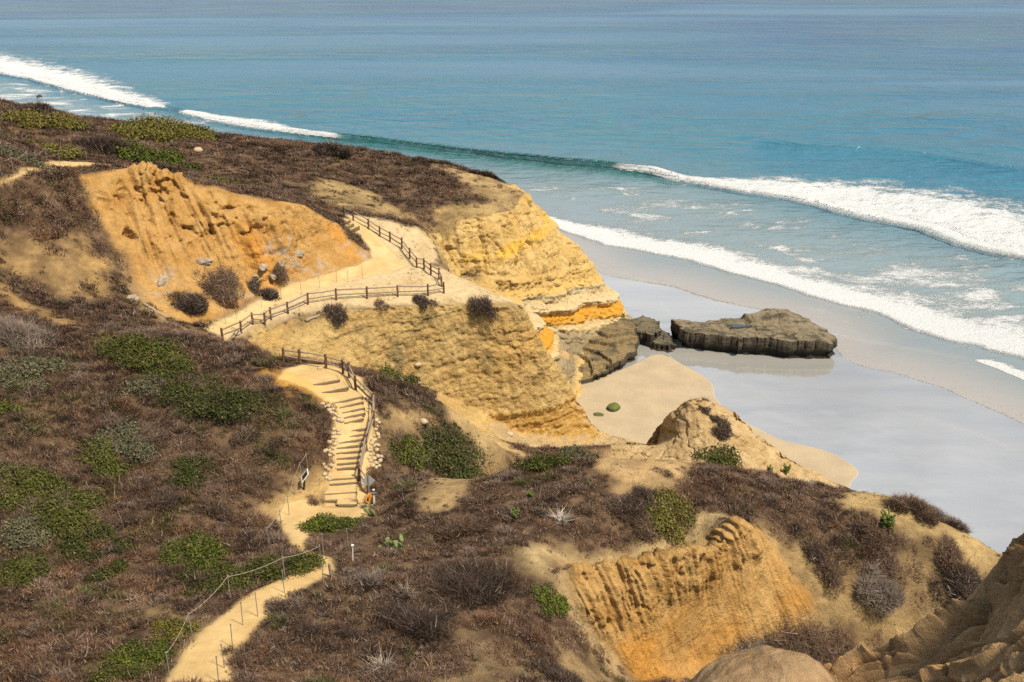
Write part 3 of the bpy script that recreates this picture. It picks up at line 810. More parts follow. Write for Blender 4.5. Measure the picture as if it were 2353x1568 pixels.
# ------------------------------------------------------------------ beach and sea
def lv(l, z=0.): return [tuple(at_level(u, v, z)[:2]) for u, v in l]
WL = [(-220, 260), (-150, 225), (-75, 200), (-35, 188), (-2, 178), (8, 165)] + lv([(1330,600),(1380,632),(1470,648),(1551,660),(1612,684),(1687,701),(1790,721),(1860,737),(1900,772),(1922,812),(1957,834),(1994,848),(2045,854),(2096,871),(2165,892),(2233,923),(2301,953),(2353,977),(2500,1045),(2750,1170)])
WL = WL + [(110, 45), (150, 5)]
def smooth_line(l, it=2):
    for _ in range(it):
        o = [l[0]]
        for a, b in zip(l[:-1], l[1:]):
            o += [(a[0] * .75 + b[0] * .25, a[1] * .75 + b[1] * .25), (a[0] * .25 + b[0] * .75, a[1] * .25 + b[1] * .75)]
        l = o + [l[-1]]
    return l
WLs = smooth_line(WL)
# beach
xs = np.arange(-30, 120, .45); ys = np.arange(30, 190, .45)
gx, gy = np.meshgrid(xs, ys); gx = gx.ravel(); gy = gy.ravel()
d, s, _ = poly_dist(gx, gy, WLs)
inl = -s * d                              # positive landward
bz = np.clip(.02 * inl, -3, .72)
bz += .03 * fbm(gx * .3, gy * .3, 0 * gx, 3, 5) * sstep(4, 18, inl)
DRY = lv([(1300,900),(1440,845),(1500,812),(1528,812),(1575,838),(1640,872),(1640,915),(1700,962),(1800,1012),(1862,1024),(1920,1040),(1965,1070),(1976,1085),(1950,1110),(1900,1300),(1300,1300)], .6)
DRY = smooth_line(DRY + DRY[:1], 2)
wet = sstep(-1.6, 1.6, -sdf_poly(gx, gy, DRY))
wash = np.zeros(len(gx))
s6 = lambda l: [((2700 + x / 1.6855) / 1.7407, (900 + y / 1.6855) / 1.7407) for x, y in l]
for wl_ in ([(1190, 930), (1300, 972), (1400, 990), (1520, 980), (1660, 948), (1850, 938), (2000, 945), (2120, 972)], [(1090, 785), (1180, 780), (1320, 774)], [(20, 890), (130, 905), (280, 925), (420, 955), (700, 965), (1000, 960), (1190, 935)],
            [(1350, 1190), (1560, 1250), (1800, 1325), (2000, 1390), (2200, 1452), (2353, 1540)], [(1500, 1220), (1750, 1290), (2000, 1375), (2353, 1510)], [(-110, 480), (-60, 560), (0, 600)], [(700, 780), (900, 800), (1080, 870)]):
    dd, _, pp_ = poly_dist(gx + .5 * noise3(gx * .15, gy * .15, 0 * gx, 7), gy + .5 * noise3(gx * .15, gy * .15, 0 * gx, 8), smooth_line(lv(s6(wl_), .4)))
    wash = np.maximum(wash, np.exp(-(dd / .28) ** 2) * sstep(0, .12, pp_) * sstep(1, .88, pp_))
nx, ny = len(xs), len(ys)
q = np.arange(nx * ny).reshape(ny, nx)
bf = np.stack([q[:-1, :-1], q[:-1, 1:], q[1:, 1:], q[1:, :-1]], -1).reshape(-1, 4)
tag(mesh_np('beach', np.stack([gx, gy, bz], 1), bf, M['beach'], attrs={'wet': wet, 'wash': wash}), 'sandy beach, dry by the cliffs and mirror wet towards the surf', None, None, 'structure')

# sea: one sheet to the horizon, waves modelled in it
W1 = lv([(-500,60),(-250,118),(0,172),(65,184),(137,205),(239,232),(342,251),(379,253),(410,262),(437,270),(523,290),(600,302),(680,313),(800,328),(946,345),(1117,367),(1288,386),(1400,396),(1483,406),(1551,423),(1653,438),(1756,453),(1858,474),(1926,493),(2011,511),(2113,532),(2199,566),(2267,583),(2353,598),(2500,640),(2800,740)])
W1w = [44, 38, 32, 29, 24, 18, 10, .4, .2, 8, 15, 12, 5, .3, .3, .3, .3, .4, 4, 9, 18, 27, 36, 41, 42, 40, 38, 38, 40, 42, 42]
W1h = [.8, .8, .9, .9, .9, .9, 1., 1.1, 1.3, 1.1, 1.1, 1.1, 1.4, 1.9, 1.9, 1.9, 2., 2.1, 1.9, 1.3, .9, .9, .8, .8, .8, .8, .8, .8, .8, .8, .8]
W2 = lv([(-600,150),(-100,235),(300,320),(800,410),(1200,503),(1261,519),(1322,541),(1391,565),(1459,577),(1527,590),(1580,599),(1619,611),(1704,636),(1790,657),(1858,681),(1926,703),(2011,722),(2062,749),(2131,773),(2199,793),(2253,801),(2263,807),(2318,820),(2353,829),(2500,880),(2700,960)])
W2w = [.2, .2, .2, .2, 4, 7, 11, 13, 13, 13, 13, 13, 13, 12, 13, 13, 14, 15, 17, 18, 17, 12, 15, 18, 18, 18]
W3 = lv([(-600,170),(-100,255),(300,340),(1000,500),(1400,620),(1800,745),(2230,828),(2250,836),(2290,851),(2353,875),(2500,930)])
W3w = [.2, .2, .2, .2, .2, .2, .5, 2.5, 3.5, 4, 4]
SW = lv([(1700,318),(1848,336),(2011,345),(2114,355),(2233,372),(2353,389),(2600,425)])
SW2 = lv([(1320,500),(1372,504),(1430,510),(1480,517)])
LACE = [([(-200,150),(0,178),(240,236),(380,256),(520,298),(640,322),(660,345),(500,330),(300,300),(0,262),(-200,230)], .95),
        ([(1560,592),(1700,575),(1900,575),(2100,590),(2353,612),(2600,660),(2600,900),(2353,822),(2250,794),(2100,752),(1900,684),(1700,625)], .95),
        ([(1240,430),(1480,415),(1750,470),(2000,530),(2300,610),(1800,600),(1500,540),(1270,500)], .62)]
ya = [62.0]
while ya[-1] < 900: ya.append(ya[-1] + max(.42, (ya[-1] ** 2) / 50 / 1050 * 1.15))
while ya[-1] < 60000: ya.append(ya[-1] * 1.12)
ya = np.array(ya); ang = np.concatenate([np.linspace(-1.35, -.54, 24)[:-1], np.linspace(-.54, .56, 430), np.linspace(.56, 1.35, 24)[1:]])
gx = (ya[:, None] * np.tan(ang)[None, :]).ravel(); gy = np.repeat(ya, len(ang))
d, s, _ = poly_dist(gx, gy, WLs)
shore = s * d                            # positive seaward
def front(Wp, Ww, Wh=None):
    dd, ss, par = poly_dist(gx, gy, Wp)
    segl = np.array([math.dist(a, b) for a, b in zip(Wp[:-1], Wp[1:])]); pp = np.concatenate([[0], np.cumsum(segl)]) / segl.sum()
    wv = np.interp(par, pp, Ww); hv = np.interp(par, pp, Wh) if Wh is not None else 0
    sd = ss * dd + 1.1 * fbm(gx * .07, gy * .07, 0 * gx, 3, 88) + .35 * noise3(gx * .5, gy * .5, 0 * gx, 89)
    return sd, np.clip(sd / np.maximum(wv, 1.), -3, 4), hv, par, sstep(.5, 1.8, wv)
s1, f1, h1, p1, e1 = front(W1, W1w, W1h)
s2, f2, h2, p2, e2 = front(W2, W2w)
s3, f3, h3, p3, e3 = front(W3, W3w)
prof = lambda sd, a, b: np.where(sd < 0, np.exp(-(sd / a) ** 2), np.exp(-(sd / b) ** 2))
sz = h1 * prof(s1 - .9, 1.0, 5.5) + .4 * prof(s2 - .5, .6, 3.5) * sstep(0, 8, shore) + .12 * prof(s3 - .3, .4, 1.5)
for q_, a_ in ((SW, .55),):
    dd, ss, par = poly_dist(gx, gy, q_)
    sz += a_ * prof(ss * dd, 2., 7.) * sstep(0, .1, par) * sstep(1, .9, par)
far = sstep(700, 300, gy)
sz += far * sstep(5, 40, shore) * (.10 * noise3(gx * .10 - gy * .04, gy * .16, 0 * gx, 95) + .12 * noise3(gx * .02, gy * .06, 0 * gx, 96))
foamy = np.clip(np.maximum(1 - f1, 0) * (f1 > 0), 0, 1) * e1
sz += foamy * .16 * fbm(gx * .6, gy * .6, 0 * gx, 2, 97)
sz = np.where(shore > 0, sz + .02, -.03 * np.abs(shore) - .05)
lace = np.zeros(len(gx))
for pl, k in LACE:
    lace = np.maximum(lace, k * sstep(-9, 9, sdf_poly(gx + 3 * noise3(gx * .06, gy * .06, 0 * gx, 98), gy, lv(pl))))
green = np.exp(-((s1 - .2) / 2.6) ** 2) * np.clip((h1 - .9) * 1.1, 0, 1)
nx = len(ang); ny = len(ya); q = np.arange(nx * ny).reshape(ny, nx)
sf = np.stack([q[:-1, :-1], q[:-1, 1:], q[1:, 1:], q[1:, :-1]], -1).reshape(-1, 4)
keep = (shore[sf].max(1) > -.8)
sf = sf[keep]; u, inv = np.unique(sf, return_inverse=True)
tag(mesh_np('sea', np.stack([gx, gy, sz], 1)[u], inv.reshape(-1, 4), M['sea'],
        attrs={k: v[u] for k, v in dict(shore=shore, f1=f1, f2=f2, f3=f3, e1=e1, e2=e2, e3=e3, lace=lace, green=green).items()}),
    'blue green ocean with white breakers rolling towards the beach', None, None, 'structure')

# ------------------------------------------------------------------ light, sky, camera
SUN = Vector((.44, -.30, .85)).normalized()
el = math.asin(SUN.z); az = math.atan2(SUN.x, SUN.y)
sl = bpy.data.lights.new('sun', 'SUN'); sl.energy = 5.0; sl.angle = math.radians(8); sl.color = (1, .86, .65)
so = bpy.data.objects.new('sun', sl); COL.objects.link(so)
so.rotation_euler = (-SUN).to_track_quat('-Z', 'Y').to_euler(); so.location = (0, 0, 200)
W = bpy.data.worlds.new('World'); SC.world = W; W.use_nodes = True
t = NT(W.node_tree); bg = W.node_tree.nodes['Background']
sky_n = t.n('ShaderNodeTexSky', sky_type='NISHITA', sun_disc=False, sun_elevation=el, sun_rotation=az)
sky_n.air_density = 1.0; sky_n.dust_density = .6; sky_n.ozone_density = 1.5
tc = t.n('ShaderNodeTexCoord').outputs['Generated']
sep = t.n('ShaderNodeSeparateXYZ'); t.l(tc, sep.inputs[0])
zc = t.math('MAXIMUM', sep.outputs['Z'], .03)
cmb = t.n('ShaderNodeCombineXYZ'); t.l(t.math('DIVIDE', sep.outputs['X'], zc), cmb.inputs[0]); t.l(t.math('DIVIDE', sep.outputs['Y'], zc), cmb.inputs[1])
cl = t.noise(t.mapping(cmb.outputs[0], (.55, .85, 1)), 1.0, 7, .58, .5)
cm = t.maprange(cl, .36, .62, 0., .85)
cm = t.math('MULTIPLY', cm, t.maprange(sep.outputs['Z'], .04, .36, .12, 1.))
t.l(t.mix(cm, sky_n.outputs[0], (7.7, 8.6, 10.0)), bg.inputs['Color'])
bg.inputs['Strength'].default_value = .072
cam = bpy.data.cameras.new('camera'); co = bpy.data.objects.new('camera', cam); COL.objects.link(co)
co.location = (0, 0, CAM_H); co.rotation_euler = (math.pi / 2 - PITCH, 0, 0)
cam.sensor_width = 36; cam.lens = FPX / 1024 * 36; cam.clip_end = 80000; cam.clip_start = .1
SC.camera = co
SC.view_settings.view_transform = 'Standard'; SC.view_settings.look = 'None'; SC.view_settings.gamma = 1; SC.view_settings.exposure = .30
SC.cycles.max_bounces = 6; SC.cycles.diffuse_bounces = 3; SC.cycles.glossy_bounces = 3
SC.cycles.use_denoising = False; SC.cycles.sample_clamp_direct = 5.0; SC.cycles.sample_clamp_indirect = 3.0

# ------------------------------------------------------------------ vegetation
def unit(v): return v / np.maximum(np.linalg.norm(v, axis=-1, keepdims=True), 1e-9)

def blades(P, R, H, colr, nb, w, up=.9, spread=.9, jitter=.4, lean=(0, 0), twig=.06, slopeN=None):
    """dry twiggy clumps: nb slender blades for every clump"""
    n = len(P); nb = int(nb)
    u = rng.random((n, nb)); th = rng.random((n, nb)) * 2 * math.pi
    rr = np.sqrt(u)
    ox, oy = np.cos(th) * rr, np.sin(th) * rr
    base = np.repeat(P[:, None, :], nb, 1)
    base[..., 0] += ox * R[:, None] * .75; base[..., 1] += oy * R[:, None] * .75
    if slopeN is not None:
        sx = -slopeN[:, 0] / np.maximum(slopeN[:, 2], .35); sy = -slopeN[:, 1] / np.maximum(slopeN[:, 2], .35)
        base[..., 2] += (ox * sx[:, None] + oy * sy[:, None]) * R[:, None] * .75
    base[..., 2] -= .04
    dome = 1 - .55 * rr ** 2
    hh = H[:, None] * dome * rng.uniform(.55, 1.15, (n, nb))
    jx, jy = rng.normal(size=(2, n, nb)) * jitter
    dirx = ox * spread * .6 + jx + lean[0]; diry = oy * spread * .6 + jy + lean[1]
    tip = base.copy()
    tip[..., 0] += dirx * hh; tip[..., 1] += diry * hh; tip[..., 2] += hh * up
    # half of the blades start up inside the clump (side twigs)
    st = rng.random((n, nb)) * .75 * (rng.random((n, nb)) < .7)
    b2 = base + (tip - base) * st[..., None] * 0
    b2[..., 2] = base[..., 2] + hh * st * .9
    tw = rng.random((n, nb)) < twig
    tip = b2 + (tip - b2) * np.where(tw, 1.25, 1.)[..., None] * np.where(st > 0, .75, 1.)[..., None]
    d = tip - b2
    side = np.stack([-d[..., 1], d[..., 0], 0 * d[..., 0]], -1) + rng.normal(size=d.shape) * .25 * np.linalg.norm(d, axis=-1, keepdims=True)
    side = unit(side) * (w * rng.uniform(.6, 1.5, (n, nb)))[..., None] if np.ndim(w) == 0 else unit(side) * (w[:, None] * rng.uniform(.6, 1.5, (n, nb)))[..., None]
    T = np.stack([b2 - side, b2 + side, tip], 2).reshape(-1, 3)
    c = np.repeat(colr[:, None, :], nb, 1) * rng.uniform(.6, 1.4, (n, nb, 1))
    pale = np.array([.25, .195, .15])
    c = np.where(tw[..., None], pale * rng.uniform(.7, 1.25, (n, nb, 1)), c)
    Cc = np.repeat(c.reshape(-1, 3), 3, 0)
    Fm = np.arange(len(T)).reshape(-1, 3)
    return T, Fm, Cc

# --- clump positions on the ground
fa = V[F]; area = np.linalg.norm(np.cross(fa[:, 1] - fa[:, 0], fa[:, 2] - fa[:, 0]), axis=1) / 2
cen = fa.mean(1); fb = bare[F].mean(1); fn_ = N1[F].mean(1); fnz = fn_[:, 2]
camd = np.linalg.norm(cen - EYE, axis=1)
inview = (np.abs(cen[:, 0]) < .53 * cen[:, 1] + 4) & (cen[:, 1] > 26) & (cen[:, 1] < 150) & (cen[:, 2] > 3.0)
def scat(density, mask):
    wgt = area * density * mask
    n = rng.poisson(wgt)
    idx = np.repeat(np.arange(len(F)), n)
    r1, r2 = np.sqrt(rng.random(len(idx))), rng.random(len(idx))
    p = fa[idx, 0] * (1 - r1)[:, None] + fa[idx, 1] * (r1 * (1 - r2))[:, None] + fa[idx, 2] * (r1 * r2)[:, None]
    return idx, p
cover = np.clip(1 - fb * 1.12, 0, 1) * sstep(.4, .62, fnz)
big = fbm(cen[:, 0] * .16, cen[:, 1] * .16, 0 * cen[:, 0], 3, 120)
mid = fbm(cen[:, 0] * .5, cen[:, 1] * .5, 0 * cen[:, 0], 3, 121)
clump = sstep(-.45, .15, big + .8 * mid + .25)
cover = cover * (.35 + .65 * clump)
cover = np.where(fb > .3, cover * sstep(-.05, .2, mid) * 1.3, cover)

PAL = np.array([(.125, .083, .058), (.165, .110, .080), (.20, .155, .130), (.048, .034, .030), (.175, .098, .052), (.20, .165, .135)])
def scrub_col(p):
    a = fbm(p[:, 0] * .22, p[:, 1] * .22, 0 * p[:, 0], 3, 130); b = fbm(p[:, 0] * .9, p[:, 1] * .9, 0 * p[:, 0], 2, 131)
    k = 1.3 * a + .7 * b + rng.normal(size=len(p)) * .28
    c = lerp(PAL[3], PAL[0], sstep(-.5, 0, k)); c = lerp(c, PAL[2], sstep(.1, .55, k))
    r = fbm(p[:, 0] * .12, p[:, 1] * .12, 0 * p[:, 0], 2, 133) + rng.normal(size=len(p)) * .15
    c = lerp(c, PAL[4], sstep(.2, .55, r) * .6)
    g = fbm(p[:, 0] * .3, p[:, 1] * .3, 0 * p[:, 0], 3, 135)
    gl = sstep(-8, -18, p[:, 0]) * sstep(66, 58, p[:, 1])
    c = lerp(c, np.array((.075, .082, .022)), sstep(.30 - .28 * gl, .5 - .2 * gl, g) * .75)
    w_ = fbm(p[:, 0] * .11 + .06 * p[:, 1], p[:, 1] * .16, 0 * p[:, 0], 3, 137)
    return c * rng.uniform(.5, 1.3, (len(p), 1)) * (.55 + .70 * sstep(-.4, .45, w_))[:, None] * np.array([1.02, .88, .79])

def scrub(name, mask, dens, rad, hgt, nb, w, label, **kw):
    idx, p = scat(dens * cover, mask & inview)
    if len(p) == 0: return
    bigc = rng.random(len(p)) ** 2.2
    R = rad[0] + (rad[1] - rad[0]) * bigc; H = hgt[0] + (hgt[1] - hgt[0]) * bigc * rng.uniform(.7, 1.1, len(p))
    sparse = np.clip(1.1 - fb[idx], .45, 1); R *= sparse; H *= sparse
    T, Fm, Cc = blades(p, R, H, scrub_col(p), nb, w, slopeN=fn_[idx], **kw)
    print(name, len(p), len(Fm))
    return tag(mesh_np(name, T, Fm, M['scrub'], smooth=False, colors=Cc), label, None, None, 'stuff')
leftn = (cen[:, 0] < -2 + .02 * cen[:, 1]) | True
cx, cy = cen[:, 0], cen[:, 1]
ridge = (cy < 62) & (cx > -14 + .0 * cy) & ~((cx < -9) & (cy > 52)) & (cx > -14 - (52 - cy) * .0) 
pathx = np.interp(cy, [33, 36.5, 40.7, 44.5, 48, 52, 60, 70], [-17.5, -16.5, -14.4, -12.8, -14.2, -13, -10, -11])
ridge = (cy < 62.5) & (cx > pathx)
left_near = (cy < 75) & ~ridge
farm = ~ridge & ~left_near
scrub('scrub', ridge, 5.2, (.20, .85), (.16, .62), 120, .015, 'dry grey brown scrub covering the near ridge', twig=.09)
scrub('scrub', left_near, 4.6, (.22, .95), (.18, .74), 110, .017, 'dry brown scrub covering the hillside left of the stairs', twig=.05)
scrub('scrub', farm, 2.6, (.28, 1.1), (.2, .85), 60, .03, 'dry brown scrub covering the far bluff and its slopes')
# --- bigger mounds of the same scrub give the slopes their lumpy cover
def mounds(name, mask, dens, rad, nb, w, label):
    idx, p = scat(dens * cover * sstep(.25, .05, fb), mask & inview)
    R = rng.uniform(rad[0], rad[1], len(p)); H = R * rng.uniform(.5, .85, len(p))
    kind = rng.random(len(p)); base = np.where((kind < .45)[:, None], np.array([[.058, .038, .029]]), np.where((kind < .75)[:, None], np.array([[.16, .115, .09]]), np.where((kind < .86)[:, None], np.array([[.15, .082, .045]]), np.array([[.085, .085, .032]]))))
    P2 = np.repeat(p, 4, 0); R2 = np.repeat(R, 4); a = rng.random(len(P2)) * 6.283; q = np.sqrt(rng.random(len(P2))) * .6
    P2 = P2 + np.stack([np.cos(a) * q * R2, np.sin(a) * q * R2, 0 * a], 1)
    sl_ = np.repeat(fn_[idx], 4, 0); P2[:, 2] += (-(sl_[:, 0] * np.cos(a) + sl_[:, 1] * np.sin(a)) / np.maximum(sl_[:, 2], .4)) * q * R2
    T, Fm, Cc = blades(P2, R2 * rng.uniform(.4, .65, len(P2)), np.repeat(H, 4) * rng.uniform(.7, 1.1, len(P2)) * (1.1 - .5 * q), np.repeat(base, 4, 0) * rng.uniform(.75, 1.25, (len(P2), 1)), nb, w, slopeN=sl_, jitter=.4)
    print(name, len(p), len(Fm))
    tag(mesh_np(name, T, Fm, M['scrub'], smooth=False, colors=Cc), label, None, None, 'stuff')
mounds('scrub', ridge, .42, (.35, 1.1), 130, .014, 'rounded mounds of dry dark scrub rising from the near ridge cover')
mounds('scrub', left_near, .40, (.35, 1.25), 120, .016, 'rounded mounds of dry dark scrub rising from the left hillside cover')
mounds('scrub', farm, .26, (.4, 1.25), 60, .028, 'rounded mounds of dry scrub rising from the far bluff cover')
# --- low dry plants dotted over the trodden headland and clinging to the walls
zt_f = Z_top[F].mean(1); ztr_f = Z_trail[F].mean(1); wf_f = wall[F].mean(1); kn_f = Z_knob[F].mean(1); sa_f = np.maximum(Z_scA, Z_scB)[F].mean(1)
pn = fbm(cen[:, 0] * .35, cen[:, 1] * .35, cen[:, 2] * .35, 3, 140)
mk = zt_f * (1 - ztr_f) * sstep(.0, .3, pn) * 2.2 + wf_f * sstep(.18, .4, pn) * .5 + kn_f * sstep(.1, .35, pn) * .9 + sstep(.35, .6, fb) * (1 - np.maximum.reduce([zt_f, wf_f, kn_f, sa_f, ztr_f, Z_path[F].mean(1)])) * 2.2 * sstep(-.15, .15, pn)
idx, p = scat(mk, inview)
c = np.where((rng.random(len(p)) < .7)[:, None], np.array([[.095, .060, .036]]), np.array([[.075, .068, .028]])) * rng.uniform(.7, 1.4, (len(p), 1))
r_ = rng.uniform(.12, .38, len(p)) * np.where(cen[idx, 1] > 60, 1.0, .8)
T, Fm, Cc = blades(p, r_, r_ * rng.uniform(.4, .8, len(p)), c, 26, .022, slopeN=np.where(fn_[idx][:, 2:3] > .5, fn_[idx], np.array([[0, 0, 1.]])), jitter=.5, twig=.03)
tag(mesh_np('ground_cover', T, Fm, M['scrub'], smooth=False, colors=Cc), 'low dry plants dotted over bare sand and cliff faces', None, None, 'stuff')
# --- dry grass between
idx, p = scat(2.2 * cover * sstep(-.2, .3, -big), (cy < 70) & inview)
c = np.array((.21, .13, .07)) * rng.uniform(.6, 1.2, (len(p), 1))
c = np.where(rng.random((len(p), 1)) < .15, np.array((.33, .25, .15)), c)
T, Fm, Cc = blades(p, np.full(len(p), .16), rng.uniform(.25, .6, len(p)), c, 16, .009, jitter=.3, slopeN=fn_[idx], twig=.03)
tag(mesh_np('dry_grass', T, Fm, M['scrub'], smooth=False, colors=Cc), 'tan dry grass between the shrubs on the near slopes', None, None, 'stuff')

# --- straw stalks standing in the brush
idx, p = scat(.16 * cover * sstep(-.1, .3, big), (cy < 72) & inview & ((cx < pathx + 2) | (rng.random(len(cx)) < .35)))
c = np.array((.36, .25, .14)) * rng.uniform(.7, 1.2, (len(p), 1))
T, Fm, Cc = blades(p, np.full(len(p), .2), rng.uniform(.55, 1.0, len(p)), c, 9, .014, jitter=.35, slopeN=fn_[idx], twig=.0, lean=(.15, 0))
tag(mesh_np('dry_grass', T, Fm, M['scrub'], smooth=False, colors=Cc), 'straw coloured stalks standing above the brush', None, None, 'stuff')

# --- pebbles and clods on bare ground
idx, p = scat(1.6 * sstep(.35, .7, fb) * (1 - .93 * (Z_path[F].mean(1))) * (1 - .7 * Z_top[F].mean(1)) * (1 - .9 * Z_trail[F].mean(1)), inview & (cy < 66) & (fnz > .45))
def lumps(p, r, colr, seed):
    base = np.array([(1,0,0),(-1,0,0),(0,1,0),(0,-1,0),(0,0,1),(0,0,-1)], float)
    tri = np.array([(0,2,4),(2,1,4),(1,3,4),(3,0,4),(2,0,5),(1,2,5),(3,1,5),(0,3,5)])
    n = len(p)
    vv = base[None] * (r[:, None, None] * rng.uniform(.6, 1.2, (n, 6, 1))) * np.array([1, 1, .6])
    a = rng.random(n) * 6.28; ca, sa = np.cos(a)[:, None], np.sin(a)[:, None]
    vx = vv[..., 0] * ca - vv[..., 1] * sa; vy = vv[..., 0] * sa + vv[..., 1] * ca
    vv = np.stack([vx, vy, vv[..., 2]], -1) + p[:, None, :]
    return vv.reshape(-1, 3), (tri[None] + 6 * np.arange(n)[:, None, None]).reshape(-1, 3), np.repeat(colr, 6, 0)
cb = col[F[idx, 0]] * rng.uniform(.7, 1.35, (len(p), 1))
T, Fm, Cc = lumps(p, rng.uniform(.02, .05, len(p)) * (1 + 2.0 * (rng.random(len(p)) < .05)), np.clip(cb, 0, .75), 0)
tag(mesh_np('gravel', T, Fm, M['earth'], smooth=True, colors=Cc), 'small clods and pebbles strewn over the bare slopes', None, None, 'stuff')

# --- shrubs one can point at
def leafy(P, rx, ry, h, nl, ls, c0, c1, tilt=None, lumpy=.5, seed=0):
    """leaf clumps through several overlapping lumpy domes"""
    r = np.random.default_rng(seed)
    nlob = int(np.clip(5 + rx * 3, 5, 16))
    la = r.random(nlob) * 6.283; lr = np.sqrt(r.random(nlob)) * .72
    lx, ly = np.cos(la) * lr * rx, np.sin(la) * lr * ry
    ls_r = r.uniform(.28, .5, nlob); ls_h = h * r.uniform(.6, 1.1, nlob) * (1.05 - .5 * lr)
    k_ = r.choice(nlob, nl, p=ls_r ** 2 / (ls_r ** 2).sum())
    d = unit(r.normal(size=(nl, 3))); d[:, 2] = np.abs(d[:, 2]) * .95
    lum = 1 + lumpy * fbm(d[:, 0] * 2.6 + k_ * 3.1, d[:, 1] * 2.6 + seed, d[:, 2] * 2.6, 3, seed)
    rad = (r.random(nl) ** .5) * lum
    pos = np.stack([lx[k_] + d[:, 0] * rx * ls_r[k_] * rad, ly[k_] + d[:, 1] * ry * ls_r[k_] * rad, d[:, 2] * ls_h[k_] * rad + .04], 1)
    stray = r.random(nl) < .05
    pos[stray] *= 1 + .18 * r.random((stray.sum(), 1))
    nrm = unit(d * .8 + np.array([0, 0, .25]) + r.normal(size=(nl, 3)) * .75)
    t1 = unit(np.cross(nrm, r.normal(size=(nl, 3)))); t2 = np.cross(nrm, t1)
    s = ls * r.uniform(.6, 1.4, (nl, 1))
    q = np.stack([pos - t1 * s, pos + t2 * s * .55, pos + t1 * s, pos - t2 * s * .55], 1).reshape(-1, 3)
    lobtint = r.uniform(-.25, .25, nlob)
    k = np.clip(r.random(nl) * .75 + lobtint[k_] + .12 + .3 * fbm(pos[:, 0] * 1.5, pos[:, 1] * 1.5, pos[:, 2] * 1.5, 2, seed + 3), 0, 1)
    cc = lerp(np.array(c0), np.array(c1), k) * r.uniform(.7, 1.3, (nl, 1))
    dead = r.random(nl) < .05
    cc[dead] = np.array((.16, .115, .07)) * r.uniform(.7, 1.3, (dead.sum(), 1))
    return q, np.arange(4 * nl).reshape(-1, 4), np.repeat(cc, 4, 0)

def branches(rx, ry, h, n, w, seed):
    """woody stems fanning out of one rootstock"""
    r = np.random.default_rng(seed + 500)
    a = r.random(n) * 6.283; q = np.sqrt(r.random(n))
    tip = np.stack([np.cos(a) * q * rx * 1.02, np.sin(a) * q * ry * 1.02, h * (1.0 - .5 * q * q) * r.uniform(.6, 1.05, n)], 1)
    sd = unit(np.stack([-tip[:, 1], tip[:, 0], r.normal(size=n) * .3], 1)) * w
    Vv = np.concatenate([[[0, 0, -.05]], np.stack([tip - sd, tip + sd], 1).reshape(-1, 3)])
    Fv = np.stack([np.zeros(n, int), 1 + 2 * np.arange(n), 2 + 2 * np.arange(n)], 1)
    return Vv, Fv, np.repeat(np.array([[.11, .08, .055]]), len(Vv), 0)

GREENS = {'g': ((.035, .044, .010), (.105, .112, .020)), 'd': ((.022, .030, .009), (.070, .080, .016)), 'b': ((.040, .060, .009), (.120, .145, .018)),
          'y': ((.085, .080, .016), (.175, .155, .030)), 's': ((.070, .072, .040), (.14, .135, .075))}
DRYC = {'k': (.05, .035, .028), 'n': (.11, .070, .046), 'a': (.17, .135, .112), 'r': (.15, .072, .035)}
def ground_at(U, V_):
    h = hit(U, V_, tree1)
    return h
shrub_n = 0
def shrub(U, V_, hw, kind, label, flat=.5, aspect=1.0, group=None, lenf=1.0):
    global shrub_n
    h = ground_at(U, V_ + hw * .12)
    if h is None: print('miss', U, V_); return
    D_ = np.linalg.norm(h - EYE); r = hw * SURV / FPX * D_ * 1.3
    shrub_n += 1
    t = empty('shrub', (float(h[0]), float(h[1]), float(h[2])), label, 'shrub', group)
    hgt = max(.3, r * flat)
    nrm_f = None
    # the dome follows the slope it grows on
    e = .5; gx_ = (drop(h[0] + e, h[1]) - drop(h[0] - e, h[1])) / (2 * e); gy_ = (drop(h[0], h[1] + e) - drop(h[0], h[1] - e)) / (2 * e)
    gx_ = max(-.6, min(.6, gx_)) * .8; gy_ = max(-.6, min(.6, gy_)) * .8
    shear = lambda q: np.stack([q[:, 0], q[:, 1], q[:, 2] + q[:, 0] * gx_ + q[:, 1] * gy_], 1)
    ry = r * aspect
    if kind in GREENS:
        c0, c1 = GREENS[kind]
        ls = max(.04, .00105 * D_)
        nl = int(np.clip(6.5 * r * ry / (ls * ls), 900, 16000))
        q, f, cc = leafy(None, r, ry, hgt, nl, ls, c0, c1, seed=shrub_n * 13)
        mesh_np('foliage', shear(q), f, M['leaf'], t, smooth=False, colors=cc)
        q, f, cc = branches(r, ry, hgt, int(np.clip(40 * r, 16, 110)), max(.008, .00016 * D_), shrub_n)
        mesh_np('branches', shear(q), f, M['scrub'], t, smooth=False, colors=cc)
        return t
    else:
        nst = int(np.clip(1500 * r * max(ry, .3), 400, 6000)); cst = np.array([DRYC[kind]])
    w = max(.010, .00022 * D_)
    rl = np.random.default_rng(shrub_n + 77); nlb = int(np.clip(4 + 4 * r, 5, 14))
    la = rl.random(nlb) * 6.283; lq = np.sqrt(rl.random(nlb)) * .62
    Pl = np.stack([np.cos(la) * lq * r, np.sin(la) * lq * ry, 0 * la], 1)
    T, Fm, Cc = blades(Pl, r * rl.uniform(.35, .6, nlb), hgt * 1.15 * rl.uniform(.6, 1.1, nlb) * (1.1 - .5 * lq), cst * rl.uniform(.7, 1.35, (nlb, 1)), nst // nlb + 1, w, spread=.7, jitter=.45, twig=.05)
    mesh_np('foliage', shear(T), Fm, M['scrub'], t, smooth=False, colors=Cc)
    return t

